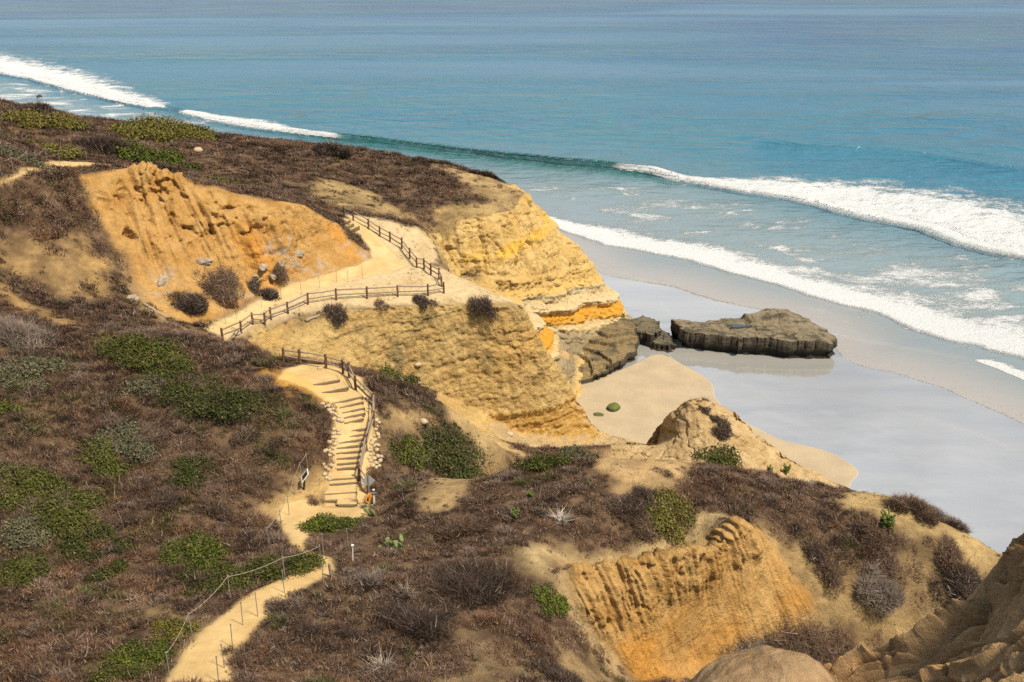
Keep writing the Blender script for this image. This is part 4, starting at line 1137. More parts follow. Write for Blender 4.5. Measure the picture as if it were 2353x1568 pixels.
SH = [
 # left hillside
 (300,797,78,'g','olive green shrub on the crest of the left hillside, below the ochre scarp'),
 (385,850,52,'g','loose green shrub downhill of the crest shrub, on the left hillside'),
 (520,918,98,'d','largest dark green shrub on the left hillside, beside the bare ochre slope'),
 (420,905,58,'d','dark green shrub touching the uphill side of the largest dark shrub'),
 (325,893,46,'s','grey green shrub left of the large dark green shrub'),
 (300,1010,60,'s','thin grey green shrub among brown brush, below the large dark green shrub'),
 (235,1050,55,'g','patchy green shrub in brown brush at the middle of the left hillside'),
 (440,1082,48,'d','dark green shrub in the brown brush left of the tilted notice board'),
 (75,860,62,'s','grey green shrub near the left edge, below the upper hillside'),
 (12,850,40,'s','grey green shrub cut by the left edge, below the upper hillside'),
 (20,935,26,'g','small bright green tuft at the left edge of the hillside'),
 (55,1115,72,'g','broad olive shrub at the left edge, uphill of the other olive ones'),
 (150,1180,74,'g','olive green shrub in the middle of the row down the left edge'),
 (225,1245,62,'d','dark green shrub at the lower end of the olive row on the left'),
 (245,1310,36,'d','small dark shrub below the olive row, above a gap of bare soil'),
 (50,1215,50,'s','pale olive shrub at the left edge with straw stalks in it'),
 (50,1320,62,'g','low olive shrub in the lower left, above dark brush'),
 (455,1268,68,'b','bright green shrub at the upper left of the clump beside the path'),
 (560,1318,86,'g','wide green shrub in the middle of the clump beside the path'),
 (650,1298,66,'g','green shrub at the path end of the clump, next to the cable posts'),
 (475,1335,56,'d','dark green shrub at the foot of the clump beside the path'),
 (400,1450,50,'y','yellow green shrub beside the path in the lower left'),
 (335,1510,60,'b','low bright green shrub at the bottom, left of the path'),
 (270,1550,46,'g','green shrub cut by the bottom edge, left of the path'),
 # by the stairs and on the ridge
 (772,1208,58,'b','fresh bright green shrub on the bank where the path bends'),
 (1000,1012,112,'d','biggest dark green shrub, right of the stairs above the gully'),
 (925,1030,50,'g','green shrub touching the big dark one on its stair side'),
 (880,862,42,'g','small green shrub beside the landing fence at the top of the stairs'),
 (945,878,34,'d','small dark green shrub on the rim right of the landing'),
 (1245,1062,62,'g','green shrub on the near ridge crest, left of the bare patch'),
 (1320,1052,46,'s','grey green shrub on the near ridge crest, beside the bare patch'),
 (1540,1190,62,'y','yellow green shrub in dry brush above the eroded hollow'),
 (1266,1378,36,'b','upright bright green shrub at the edge of the eroded hollow'),
 (1655,1062,46,'g','green shrub on the ridge in front of the sandstone knob'),
 # far bluff
 (335,352,62,'b','bright green shrub beyond the ridge path on the far bluff'),
 (432,380,30,'g','green shrub at the lower end of the bright one on the far bluff'),
 (370,300,76,'y','long yellow green shrub along the far skyline above the surf'),
 (455,305,48,'g','green shrub at the right end of the long skyline one'),
 (60,272,42,'y','yellow green shrub on the far bluff near the left edge'),
 (135,280,44,'y','yellow green shrub on the far bluff, right of its twin'),
 (30,358,52,'s','grey green shrub beyond the cable posts of the ridge path'),
 (75,330,26,'y','small yellow green shrub behind the ridge path posts'),
 (140,345,40,'y','yellow green strip shrub behind the ridge path'),
 (510,418,36,'g','small green shrub behind the top of the ochre scarp'),
 # dry ones
 (435,695,44,'k','dark dry shrub on the hump at the foot of the ochre scarp'),
 (500,655,48,'n','brown dry shrub on the middle hump under the ochre scarp'),
 (520,688,26,'r','reddish dry shrub at the trail end of the middle hump'),
 (580,652,20,'k','small dark shrub above the trail, under the ochre scarp'),
 (612,674,26,'k','low dark round shrub right beside the trail'),
 (632,618,28,'n','brown shrub between pale rocks on the ochre scarp'),
 (60,775,70,'a','wide grey brown brush mound on the crest at the left edge'),
 (717,1148,20,'n','small brown shrub alone on sand below the notice board'),
 (975,693,24,'k','small dark shrub on the lip of the front cliff, under the fence corner'),
 (1112,702,30,'k','dark shrub on the lip of the front cliff towards its nose'),
 (772,713,26,'k','dark shrub on the cliff lip under the long rail fence'),
 (877,700,16,'n','tiny brown shrub on the cliff lip between two dark ones'),
 (1985,1108,42,'k','dark rounded shrub standing out against the wet sand'),
 (2060,1128,50,'n','brown shrub on the ridge shoulder against the wet sand'),
 (2100,1168,50,'n','brown shrub lower on the ridge shoulder, below bare sand'),
 (2170,1190,46,'a','grey wiry shrub on the seaward rim of the ridge'),
 (2292,1246,24,'k','small dark shrub at the seaward end of the ridge'),
 (2200,1330,56,'k','large black brown shrub in the hollow left of the outcrop'),
 (2185,1270,40,'n','thin brown brush at the head of the hollow left of the outcrop'),
 (1830,1470,92,'n','big brown shrub below the eroded hollow, beside the outcrop'),
 (1740,1490,70,'a','grey wiry shrub below the eroded hollow'),
 (1900,1490,66,'n','brown shrub between the big one and the outcrop'),
 (1900,1310,40,'n','brown shrub on the gravel slope right of the eroded hollow'),
 (2010,1335,54,'a','grey brown shrub in the middle of the gravel slope'),
 (1868,1265,34,'k','dark shrub streak at the top of the gravel slope'),
 (2010,1222,44,'n','brown shrub in the crease of the ridge, behind the cactus'),
 (1588,911,15,'n','tuft of dry brush on the very top of the sandstone knob'),
 (1622,938,22,'k','dark brush patch under the top of the sandstone knob'),
 (1655,980,26,'k','dark brush patch halfway down the sandstone knob'),
 (1710,952,14,'k','small dark tuft on the right skyline of the knob'),
 (972,369,24,'k','dark shrub on the skyline of the far headland, towards the cliff'),
 (1112,400,28,'k','dark shrub at the brow of the far headland cliff'),
 (765,345,40,'k','dark shrub on the far skyline left of a bare strip'),
 (640,338,32,'n','brown shrub on the far skyline above the green wave'),
 (500,316,24,'k','dark shrub on the far skyline at the end of the green row'),
 (85,252,32,'k','dark shrub on the skyline near the left edge'),
 (245,335,60,'k','dark brush mound on the far bluff above the ridge path'),
 (372,384,22,'k','dark brush on the far bluff below the bright green shrub'),
 (1500,1218,44,'n','brown dry shrub at the front of the yellow green one'),
 (1480,1165,52,'k','dark brush mound on the ridge left of the yellow green shrub'),
 (1060,1215,56,'n','russet brush mound on the middle of the near ridge'),
 (1270,1545,60,'k','dark brush cut by the bottom edge, near the eroded hollow'),
 (845,1330,44,'a','pale wiry brush on the slope right of the path'),
 (660,1385,36,'a','grey brush overhanging the right side of the path'),
 (560,1505,44,'n','brown brush at the bottom, right of the path'),
 (1110,1340,90,'k','long dark brush bank on the slope below the ridge plateau'),
 (960,1430,80,'k','dark brush bank lower on the slope right of the path'),
]
for s_ in SH:
    bg_ = s_[3] in GREENS and s_[2] >= 84
    shrub(*s_[:5], flat=.27 if bg_ else .40 if s_[3] in GREENS else .48, aspect=.6 if bg_ else 1.)

# pale wiry dead bush and grass tufts that stand out
def wire(U, V_, hw, colr, label, nb=90, flat=1.1):
    h = ground_at(U, V_); D_ = np.linalg.norm(h - EYE); r = hw * SURV / FPX * D_
    T, Fm, Cc = blades(np.zeros((1, 3)), np.array([r * .35]), np.array([r * flat]), np.array([colr]), nb, .014, spread=2.0, jitter=.55, twig=.1)
    o = tag(mesh_np('dead_bush', T, Fm, M['scrub'], smooth=False, colors=Cc), label, 'dead bush'); o.location = h
wire(1290, 1200, 40, (.52, .46, .40), 'bleached white dead bush in dark brush on the near ridge', 120)
wire(880, 1540, 50, (.33, .28, .22), 'pale dead grass clump at the bottom, right of the path', 80)
wire(935, 1370, 42, (.27, .22, .18), 'pale stalky dead bush in front of the long dark brush bank', 60)
wire(1860, 1115, 22, (.36, .31, .26), 'bleached dead bush on the ridge below the cactuses', 60)
wire(2170, 1185, 26, (.36, .32, .28), 'bare branching dead bush at the seaward rim of the ridge', 50)

# ------------------------------------------------------------------ timber steps
def gz(U, V_): return ground_at(U, V_)
def c1(x, y): return ((700 + x / 2.139) / 1.7407, (1100 + y / 2.139) / 1.7407)
def c2(x, y): return ((1050 + x / 2.613) / 1.7407, (1650 + y / 2.613) / 1.7407)
def c3(x, y): return ((1300 + x / 3.337) / 1.7407, (780 + y / 3.337) / 1.7407)

def steps(rows, name_label, depth=.62, thick=.11, high=.155):
    ends = []
    for a, b in rows:
        p, q = gz(*a), gz(*b)
        if p is None or q is None: continue
        z = (p[2] + q[2]) / 2
        ends.append((Vector((p[0], p[1], z)), Vector((q[0], q[1], z))))
    base = ends[0][0].lerp(ends[0][1], .5)
    t = empty('timber_steps', base, name_label, 'stairs')
    for i, (p, q) in enumerate(ends):
        ax = (q - p).normalized(); back = Vector((-ax.y, ax.x, 0))
        if back.y < 0: back = -back
        c = p.lerp(q, .5)
        mb = MB()
        L = (q - p).length
        R = Matrix((ax, back, Vector((0, 0, 1)))).transposed()
        n = 6; hz = high + random.uniform(-.02, .02)
        # slightly bowed squared log
        vs = []; fs = []
        for k in range(n + 1):
            s = -L / 2 + L * k / n; w0 = random.uniform(-.012, .012); h0 = random.uniform(-.012, .012)
            for dy, dzz in ((-thick / 2, -.22), (-thick / 2 + .0, hz - .03), (-thick / 2 + .03, hz), (thick / 2, hz), (thick / 2, -.22)):
                vs.append(c + R @ Vector((s, dy + w0, dzz + h0)))
        for k in range(n):
            for j in range(5):
                a_, b_ = k * 5 + j, k * 5 + (j + 1) % 5
                fs.append((a_, b_, b_ + 5, a_ + 5))
        fs.append(tuple(range(4, -1, -1))); fs.append(tuple(n * 5 + j for j in range(5)))
        mb.poly(vs, fs)
        o = mb.build('step', M['timber'], t)
        # sand tread behind the timber
        nx_ = ends[i + 1] if i + 1 < len(ends) else None
        dep = min(1.3, max(.3, ((nx_[0].lerp(nx_[1], .5)) - c).dot(back) - thick / 2 - .01)) if nx_ else .8
        vs = []; fs = []; nx2, ny2 = 12, 5
        for jy in range(ny2 + 1):
            for jx in range(nx2 + 1):
                vs.append(c + R @ Vector((-L / 2 - .12 + (L + .24) * jx / nx2, thick / 2 - .005 + dep * jy / ny2, hz - .03 + .05 * jy / ny2 + random.uniform(-.012, .012))))
        for jy in range(ny2):
            for jx in range(nx2):
                a_ = jy * (nx2 + 1) + jx
                fs.append((a_, a_ + 1, a_ + nx2 + 2, a_ + nx2 + 1))
        b0 = len(vs)     # skirt
        for s_ in (-1, 1):
            k0 = 0 if s_ < 0 else nx2
            col_ = [jy * (nx2 + 1) + k0 for jy in range(ny2 + 1)]
            lowv = []
            for i_ in col_: vs.append(vs[i_] + Vector((0, 0, -.45))); lowv.append(len(vs) - 1)
            for j_ in range(ny2): fs.append((col_[j_], col_[j_ + 1], lowv[j_ + 1], lowv[j_]))
        me = bpy.data.meshes.new('tread'); me.from_pydata([tuple(v) for v in vs], [], fs); me.update()
        at = me.color_attributes.new('Col', 'FLOAT_COLOR', 'POINT')
        cc = np.ones((len(vs), 4), np.float32); cc[:, :3] = (.50, .36, .17); cc[:, :3] *= rng.uniform(.92, 1.06, (len(vs), 1)); at.data.foreach_set('color', cc.ravel())
        me.materials.append(M['path']); me.polygons.foreach_set('use_smooth', [True] * len(me.polygons))
        tr = bpy.data.objects.new('tread', me); COL.objects.link(tr); tr.parent = o
    return t
rows = [((790, 985), (965, 985)), ((655, 932), (960, 936)), ((660, 868), (970, 872)), ((708, 764), (970, 766)), ((718, 710), (1005, 714)), ((785, 600), (985, 600)), ((780, 548), (1030, 548)),
        ((775, 488), (1040, 490)), ((770, 430), (1060, 432)), ((775, 374), (1075, 374)), ((795, 320), (1085, 318)), ((815, 260), (1095, 262)), ((825, 200), (1105, 208))]
R_ = [(c2(*a), c2(*b)) for a, b in rows]
R_ += [(c1(*a), c1(*b)) for a, b in [((1450, 1272), (1605, 1256)), ((1440, 1228), (1620, 1212)), ((1430, 1182), (1615, 1168)), ((1408, 1138), (1605, 1118)), ((1365, 1095), (1600, 1075)), ((1255, 1008), (1475, 994)), ((1185, 942), (1400, 930))]]
steps(R_, 'long flight of timber-edged sand steps climbing to the fenced landing')
steps([(c3(*a), c3(*b)) for a, b in [((300, 478), (460, 462)), ((280, 432), (385, 420)), ((245, 382), (340, 370))]], 'short flight of three timber-edged steps at the far end of the trail', depth=.9)

# ------------------------------------------------------------------ rail fences
def rail_fence(label, px, height=1.1, ground=None, end_rail=None, skip=()):
    P = []
    for u, v in px:
        h = ground_at(u, v)
        if h is None: continue
        P.append(Vector(h))
    # keep neighbours consistent: a hit far behind the edge is pulled back beside its neighbour
    for i in range(1, len(P)):
        if (P[i] - P[i - 1]).length > 9:
            d = Vector(sight(*px[i])); tt = P[i - 1].y / d.y
            P[i] = Vector(EYE) + d * tt
            print('fence pulled', label[:20], i, px[i])
    t = empty('rail_fence', P[0], label, 'fence')
    for i, p in enumerate(P):
        mb = MB(); hh = height * random.uniform(.95, 1.06); tilt = Vector((random.uniform(-.05, .05), random.uniform(-.05, .05), 0))
        mb.bar(p - Vector((0, 0, .4)), p + tilt + Vector((0, 0, hh)), .095, .088, n=9, wob=.012, seg=5)
        mb.build('post', M['post'], t, smooth=False)
    for i in range(len(P) - 1):
        if i in skip: continue
        for hh in (.86, .43):
            mb = MB(); a = P[i] + Vector((0, 0, hh * height)); b = P[i + 1] + Vector((0, 0, hh * height))
            mb.bar(a + Vector((0, 0, random.uniform(-.05, .05))), b + Vector((0, 0, random.uniform(-.05, .05))), .062, .055, n=8, wob=.014, seg=6)
            mb.build('rail', M['rail'], t, smooth=True)
    return t, P
F1 = [c1(*q) for q in [(410, 572), (568, 497), (668, 425), (768, 428), (822, 382), (968, 330), (1136, 252), (1380, 215), (1643, 200), (1908, 185), (2167, 178), (2300, 155)]]
rail_fence('long two-rail fence along the edge of the front cliff top', F1)
F2 = [c3(*q) for q in [(1560, 1225), (1522, 1125), (1410, 1065), (1323, 990), (1225, 970), (1130, 850), (1025, 715), (868, 625), (730, 555), (580, 455), (380, 345), (260, 290)]]
rail_fence('two-rail fence climbing from the cliff corner to the short upper steps', F2)
F3 = [c1(*q) for q in [(930, 745), (1075, 765), (1292, 800), (1440, 845), (1490, 880), (1545, 985), (1705, 1140), (1700, 1290)]] + [c2(1085, 395), c2(1020, 715), c2(1105, 850)]
rail_fence('two-rail fence around the landing and down the side of the long stairs', F3)

# ------------------------------------------------------------------ cable posts along the trails
def cable_line(label, px, height=1.2, cable=True, r=.022, gap=14):
    P = [Vector(h) for h in (ground_at(u, v) for u, v in px) if h is not None]
    t = empty('cable_fence', P[0], label, 'cable fence')
    tops = []
    for p in P:
        mb = MB(); tp = p + Vector((random.uniform(-.05, .05), random.uniform(-.05, .05), height * random.uniform(.94, 1.05)))
        mb.bar(p - Vector((0, 0, .2)), tp, r, r * .9, n=7)
        mb.box(tp + Vector((0, 0, .0)), r * 2.6, r * 2.6, .05)
        mb.build('post', M['steel'], t); tops.append(tp - Vector((0, 0, .05)))
    if cable:
        for a, b in zip(tops[:-1], tops[1:]):
            if (a - b).length > gap: continue
            L = (a - b).length
            pts = [a.lerp(b, k / 8) - Vector((0, 0, .045 * L * 4 * (k / 8) * (1 - k / 8))) for k in range(9)]
            mb = MB(); mb.curve(pts, .013, 5); mb.build('cable', M['rope'], t, smooth=True)
    return t
cable_line('thin cable posts along the left side of the near path', [(390, 1554), (442, 1461), (530, 1376), (655, 1330), (738, 1300)])
cable_line('thin cable posts on the left above the sandy path below the steps', [(619, 1256), (648, 1219), (665, 1184), (678, 1137), (693, 1102), (708, 1080)])
cable_line('thin steel stakes along the right side of the near path', [(502, 1566), (516, 1535), (534, 1487), (558, 1436), (593, 1417), (654, 1362), (742, 1340), (744, 1275), (800, 1262)], cable=False)
cable_line('row of thin posts beside the trail on the front headland', [(481, 761), (519, 744), (544, 734), (566, 717), (601, 705), (647, 688), (693, 676), (735, 662), (773, 649), (800, 648), (833, 640)], r=.02, cable=False)
cable_line('thin cable posts along the ridge path at the upper left', [(4, 402), (32, 396), (65, 380), (109, 370), (188, 365), (200, 368)], height=1.3, r=.028)
cable_line('pair of thin posts on the near side of the ridge path', [(85, 380), (138, 378)], height=1.2, r=.026)

# ------------------------------------------------------------------ signs
def toward(p): 
    d = (Vector(EYE) - Vector(p)); d.z = 0; return math.atan2(d.y, d.x) + math.pi / 2
def plate(mb, pts2, c, yaw, th, tilt=0.):
    Rm = Matrix.Rotation(yaw, 3, 'Z') @ Matrix.Rotation(tilt, 3, 'X')
    n = len(pts2)
    a = [Vector(c) + Rm @ Vector((x, -th / 2, z)) for x, z in pts2]; b = [Vector(c) + Rm @ Vector((x, th / 2, z)) for x, z in pts2]
    mb.poly(a + b, [tuple(range(n)), tuple(range(2 * n - 1, n - 1, -1))] + [(i, i + n, (i + 1) % n + n, (i + 1) % n) for i in range(n)])
def diamond(r, k=6, cr=.12):
    pts = []
    for q in range(4):
        a0 = q * math.pi / 2
        cx_, cz_ = math.cos(a0) * r * (1 - cr), math.sin(a0) * r * (1 - cr)
        for j in range(k + 1):
            an = a0 - math.pi / 4 + j * math.pi / 2 / k
            pts.append((cx_ + math.cos(an) * r * cr * .8, cz_ + math.sin(an) * r * cr * .8))
    return pts
b = Vector(gz(*c2(1122, 985))); D0 = (b - Vector(EYE)).length
t = empty('warning_sign', b, 'diamond warning sign seen from its bare grey back, at the foot of the long stairs', 'sign')
H0 = .0
def lift(U, V_, ref):           # height above ref's foot of something standing straight over it
    d = sight(U, V_); tt = math.hypot(ref.x, ref.y) / math.hypot(d[0], d[1]); return CAM_H + d[2] * tt
zc = lift(*c2(1122, 716), b)
mb = MB(); mb.box((b.x, b.y, (b.z + zc + .3) / 2), .05, .035, zc + .3 - b.z + .3); mb.build('post', M['steel'], t)
mb = MB(); plate(mb, diamond(.39), (b.x, b.y + .035, zc), toward(b), .012); mb.build('panel', M['alu'], t)
b2 = b + Vector((-.02, -.12, 0)); zo = lift(*c2(1123, 895), b2)
t2 = empty('warning_sign', b2, 'orange diamond warning sign with a black falling-edge symbol, hung turned sideways below the grey one', 'sign')
yaw = toward(b2) + math.radians(58)
mb = MB(); plate(mb, diamond(.37), (b2.x, b2.y, zo), yaw, .012); mb.build('panel', M['orange'], t2)
mb = MB(); plate(mb, [(-.27, -.02), (-.10, .16), (-.02, .12), (.0, -.02), (-.05, -.2), (-.09, -.16)], (b2.x, b2.y, zo), yaw, .020); mb.build('symbol', M['black'], t2)
mb = MB(); plate(mb, [(.08, .10), (.13, .14), (.17, .08), (.15, -.02), (.2, -.08), (.14, -.12), (.10, -.02)], (b2.x, b2.y, zo), yaw, .020); mb.build('symbol', M['black'], t2)
mb = MB(); plate(mb, [(.02, -.16), (.07, -.13), (.09, -.19), (.04, -.22)], (b2.x, b2.y, zo), yaw, .020); mb.build('symbol', M['black'], t2)
b3 = b + Vector((.22, .35, -.02)); zb = lift(*c2(1157, 832), b3)
t3 = empty('trail_sign', b3, 'pale post with a small dark board lettered BEACH behind the orange sign', 'sign')
mb = MB(); mb.box((b3.x, b3.y, (b3.z - .2 + zb + .18) / 2), .11, .11, zb + .18 - b3.z + .2); mb.build('post', M['white'], t3)
mb = MB(); mb.box((b3.x - .04, b3.y - .08, zb), .50, .04, .21, Matrix.Rotation(toward(b3), 3, 'Z')); bd = mb.build('board', M['signbrown'], t3)
cu = bpy.data.curves.new('lettering', 'FONT'); cu.body = 'BEACH'; cu.size = .145; cu.align_x = 'CENTER'; cu.align_y = 'CENTER'; cu.extrude = .004
tmp = bpy.data.objects.new('tmp_text', cu); COL.objects.link(tmp); bpy.context.view_layer.update()
me = bpy.data.meshes.new_from_object(tmp.evaluated_get(bpy.context.evaluated_depsgraph_get())); bpy.data.objects.remove(tmp)
me.materials.clear(); me.materials.append(M['white'])
lo = bpy.data.objects.new('lettering', me); COL.objects.link(lo); lo.parent = bd
lo.matrix_basis = Matrix.Translation(Vector((b3.x - .04, b3.y - .108, zb))) @ Matrix.Rotation(toward(b3), 4, 'Z') @ Matrix.Rotation(math.pi / 2, 4, 'X')
# tilted notice board
b4 = Vector(gz(*c2(425, 805))); zt = lift(*c2(465, 655), b4)
t4 = empty('notice_board', b4, 'tilted white-framed notice board on a leaning dark post left of the steps', 'notice board')
hd = Vector((b4.x + .16, b4.y, zt))
mb = MB(); mb.bar(b4 - Vector((0, 0, .3)), hd, .065, .06, n=8); mb.build('post', M['signbrown'], t4)
Rm = Matrix.Rotation(math.radians(-76), 3, 'Z') @ Matrix.Rotation(math.radians(-38), 3, 'X')
mb = MB()
for x0, z0, sx, sz_ in ((0, .30, .74, .07), (0, -.30, .74, .07), (.335, 0, .07, .54), (-.335, 0, .07, .54)):
    mb.box(hd + Rm @ Vector((x0, 0, z0)), sx, .05, sz_, Rm)
mb.build('frame', M['white'], t4)
mb = MB(); mb.box(hd + Rm @ Vector((0, .005, 0)), .6, .02, .53, Rm); mb.build('panel', M['signbrown'], t4)
# stakes
p = Vector(gz(764, 1326)); mb = MB(); mb.bar(p - Vector((0, 0, .3)), p + Vector((-.12, 0, .75)), .08, .07, n=8, wob=.02, seg=4)
tag(mb.build('wooden_stake', M['rail']), 'short leaning weathered wooden stake at the right edge of the near path', 'stake')
p = Vector(gz(810, 1292)); mb = MB(); mb.bar(p - Vector((0, 0, .3)), p + Vector((.06, 0, 1.0)), .035, .03, n=7); mb.box(p + Vector((.06, 0, 1.0)), .12, .12, .06)
tag(mb.build('marker_stake', M['white']), 'pale thin marker stake with a cap on the brushy bank right of the path', 'stake')

# ------------------------------------------------------------------ stones
def boulder(name, p, r, mat, label, cat, group=None, sq=(1, 1, .7), colfn=None, seed=0, amp=.28, res=3):
    import bmesh
    bm = bmesh.new(); bmesh.ops.create_icosphere(bm, subdivisions=res, radius=1.0)
    v = np.array([x.co[:] for x in bm.verts]); f = np.array([[q.index for q in fc.verts] for fc in bm.faces]); bm.free()
    n = fbm(v[:, 0] * 1.1 + seed, v[:, 1] * 1.1, v[:, 2] * 1.1, 3, seed) * amp + .06 * fbm(v[:, 0] * 4 + seed, v[:, 1] * 4, v[:, 2] * 4, 2, seed)
    v = v * (1 + n)[:, None]
    v = np.sign(v) * np.abs(v) ** .85
    a = 0.15 * math.sin(seed) if name == 'kelp' else seed * 1.7; ca, sa = math.cos(a), math.sin(a)
    v = v * np.array(sq) * r
    v = np.stack([v[:, 0] * ca - v[:, 1] * sa, v[:, 0] * sa + v[:, 1] * ca, v[:, 2]], 1)
    o = mesh_np(name, v, f, mat, colors=colfn(v) if colfn else None)
    o.location = p
    return tag(o, label, cat, group)
LS = [c1(*q) for q in [(1262, 1108), (1285, 1130), (1310, 1125), (1320, 1160), (1350, 1150), (1340, 1185), (1372, 1195), (1395, 1215), (1402, 1245), (1420, 1250), (1360, 1235)]] + \
     [c2(*q) for q in [(800, 85), (830, 75), (745, 180), (790, 190), (800, 225), (740, 225), (735, 262), (765, 270), (770, 305), (700, 315), (760, 335), (740, 385), (700, 400), (650, 412), (665, 400), (725, 420), (745, 440), (735, 490), (700, 450), (640, 545), (660, 580), (690, 600), (690, 700), (650, 650), (670, 690), (700, 665), (720, 560), (745, 520)]]
RS = [c1(*q) for q in [(1640, 1060), (1660, 1085), (1680, 1100), (1650, 1140), (1680, 1150), (1690, 1175), (1645, 1165)]] + \
     [c2(*q) for q in [(1190, 85), (1215, 110), (1200, 150), (1180, 180), (1205, 235), (1165, 245), (1215, 265), (1175, 290), (1150, 300), (1140, 325), (1200, 345), (1170, 350), (1130, 370), (1195, 395), (1120, 400), (1130, 445), (1160, 440), (1205, 460), (1165, 485), (1110, 480), (1130, 510), (1185, 530), (1230, 510), (1240, 470), (1190, 580), (1150, 560), (1220, 560), (1030, 760), (1040, 745)]]
for k_, (lst, lab) in enumerate(((LS, 'pale stone in the rough edging on the left side of the long stairs'), (RS, 'pale stone in the rough wall on the right side of the long stairs'))):
    for i, q in enumerate(lst):
        h = ground_at(*q)
        if h is None: continue
        r = random.uniform(.09, .19)
        boulder('stone', Vector(h) + Vector((0, 0, r * .25)), r, M['stone'], lab, 'stone', 'stones edging the long stairs, %s side' % ('left', 'right')[k_], (random.uniform(.8, 1.4), random.uniform(.7, 1.1), random.uniform(.6, .9)), seed=i + 40 * k_, res=2)
for i, (u, v, r, lab) in enumerate([(735, 848, .16, 'small grey stone on the landing, nearer the post'), (748, 846, .13, 'smaller grey stone on the landing beside its twin'), (960, 840, .3, 'pale stone stuck in the middle of the front cliff wall'),
        (1693 / 1.7407, 1690 / 1.7407, .3, 'white stone lying in brush right of the stairs'), (455, 348, .5, 'pale grey rock showing above the bright green shrub on the far bluff'), (1170, 1740 / 1.7407 * 1.0, .35, 'white block on the bare spur above the gully'),
        (545, 768, .28, 'white stone at the foot of the fence left end'), (1035, 830, .0, '')]):
    if r <= 0: continue
    h = ground_at(u, v)
    if h is not None: boulder('stone', Vector(h) + Vector((0, 0, r * .3)), r, M['stone'], lab, 'stone', None, (1.2, .9, .7), seed=i + 100, res=2)
# grey crusted rocks at the foot of the ochre scarp
for i, (u, v, w_, lab) in enumerate([(372, 640, 20, 'upright grey rock at the left foot of the ochre scarp'), (462, 598, 18, 'grey rock capping the middle hump below the ochre scarp'), (605, 610, 15, 'white grey rock slab below the ochre scarp, nearest the trail end'),
        (680, 580, 14, 'grey rock at the right end of the ochre scarp'), (625, 632, 12, 'pale slanted rock beside the brown shrub on the scarp foot'), (300, 683, 14, 'grey rock on the brushy edge left of the scarp foot'), (585, 632, 10, 'small grey rock among shrubs above the trail')]):
    h = ground_at(u, v)
    if h is None: continue
    r = w_ * SURV / FPX * np.linalg.norm(h - EYE)
    boulder('rock', Vector(h) - Vector((0, 0, r * .25)), r * .85, M['rock'], lab, 'rock', None, (1.5, .7, .6), lambda vv: np.tile([[.36, .30, .225]], (len(vv), 1)), seed=i + 60, amp=.75, res=4)
boulder('boulder', Vector(at_level(1290, 829, 2.6)) + Vector((0, 0, .35)), 1.0, M['rock'], 'round tan boulder resting on the rock ledge below the far cliff', 'boulder', None, (1.05, .9, .85), lambda vv: np.tile([[.42, .29, .145]], (len(vv), 1)), seed=5, amp=.16)
boulder('boulder', Vector(at_level(1410, 941, .55)) + Vector((0, 0, .2)), .8, M['rock'], 'dark boulder with a bright green mossy top on the dry beach', 'boulder', None, (1.15, .8, .55),
        lambda vv: lerp(np.array((.07, .065, .045)), np.array((.12, .145, .03)), sstep(.05, .3, vv[:, 2] + .15 * vv[:, 0])), seed=8)
boulder('boulder', Vector(at_level(1375, 955, .6)), .55, M['rock'], 'small mossy rock at the foot of the front cliff nose', 'boulder', None, (1.1, .8, .5), lambda vv: np.tile([[.12, .12, .05]], (len(vv), 1)), seed=11)
boulder('boulder', Vector(at_level(90, 223, .0)), .9, M['rock'], 'small dark rock awash in the white water at the far left', 'boulder', None, (1.3, .8, .8), lambda vv: np.tile([[.06, .05, .045]], (len(vv), 1)), seed=12)

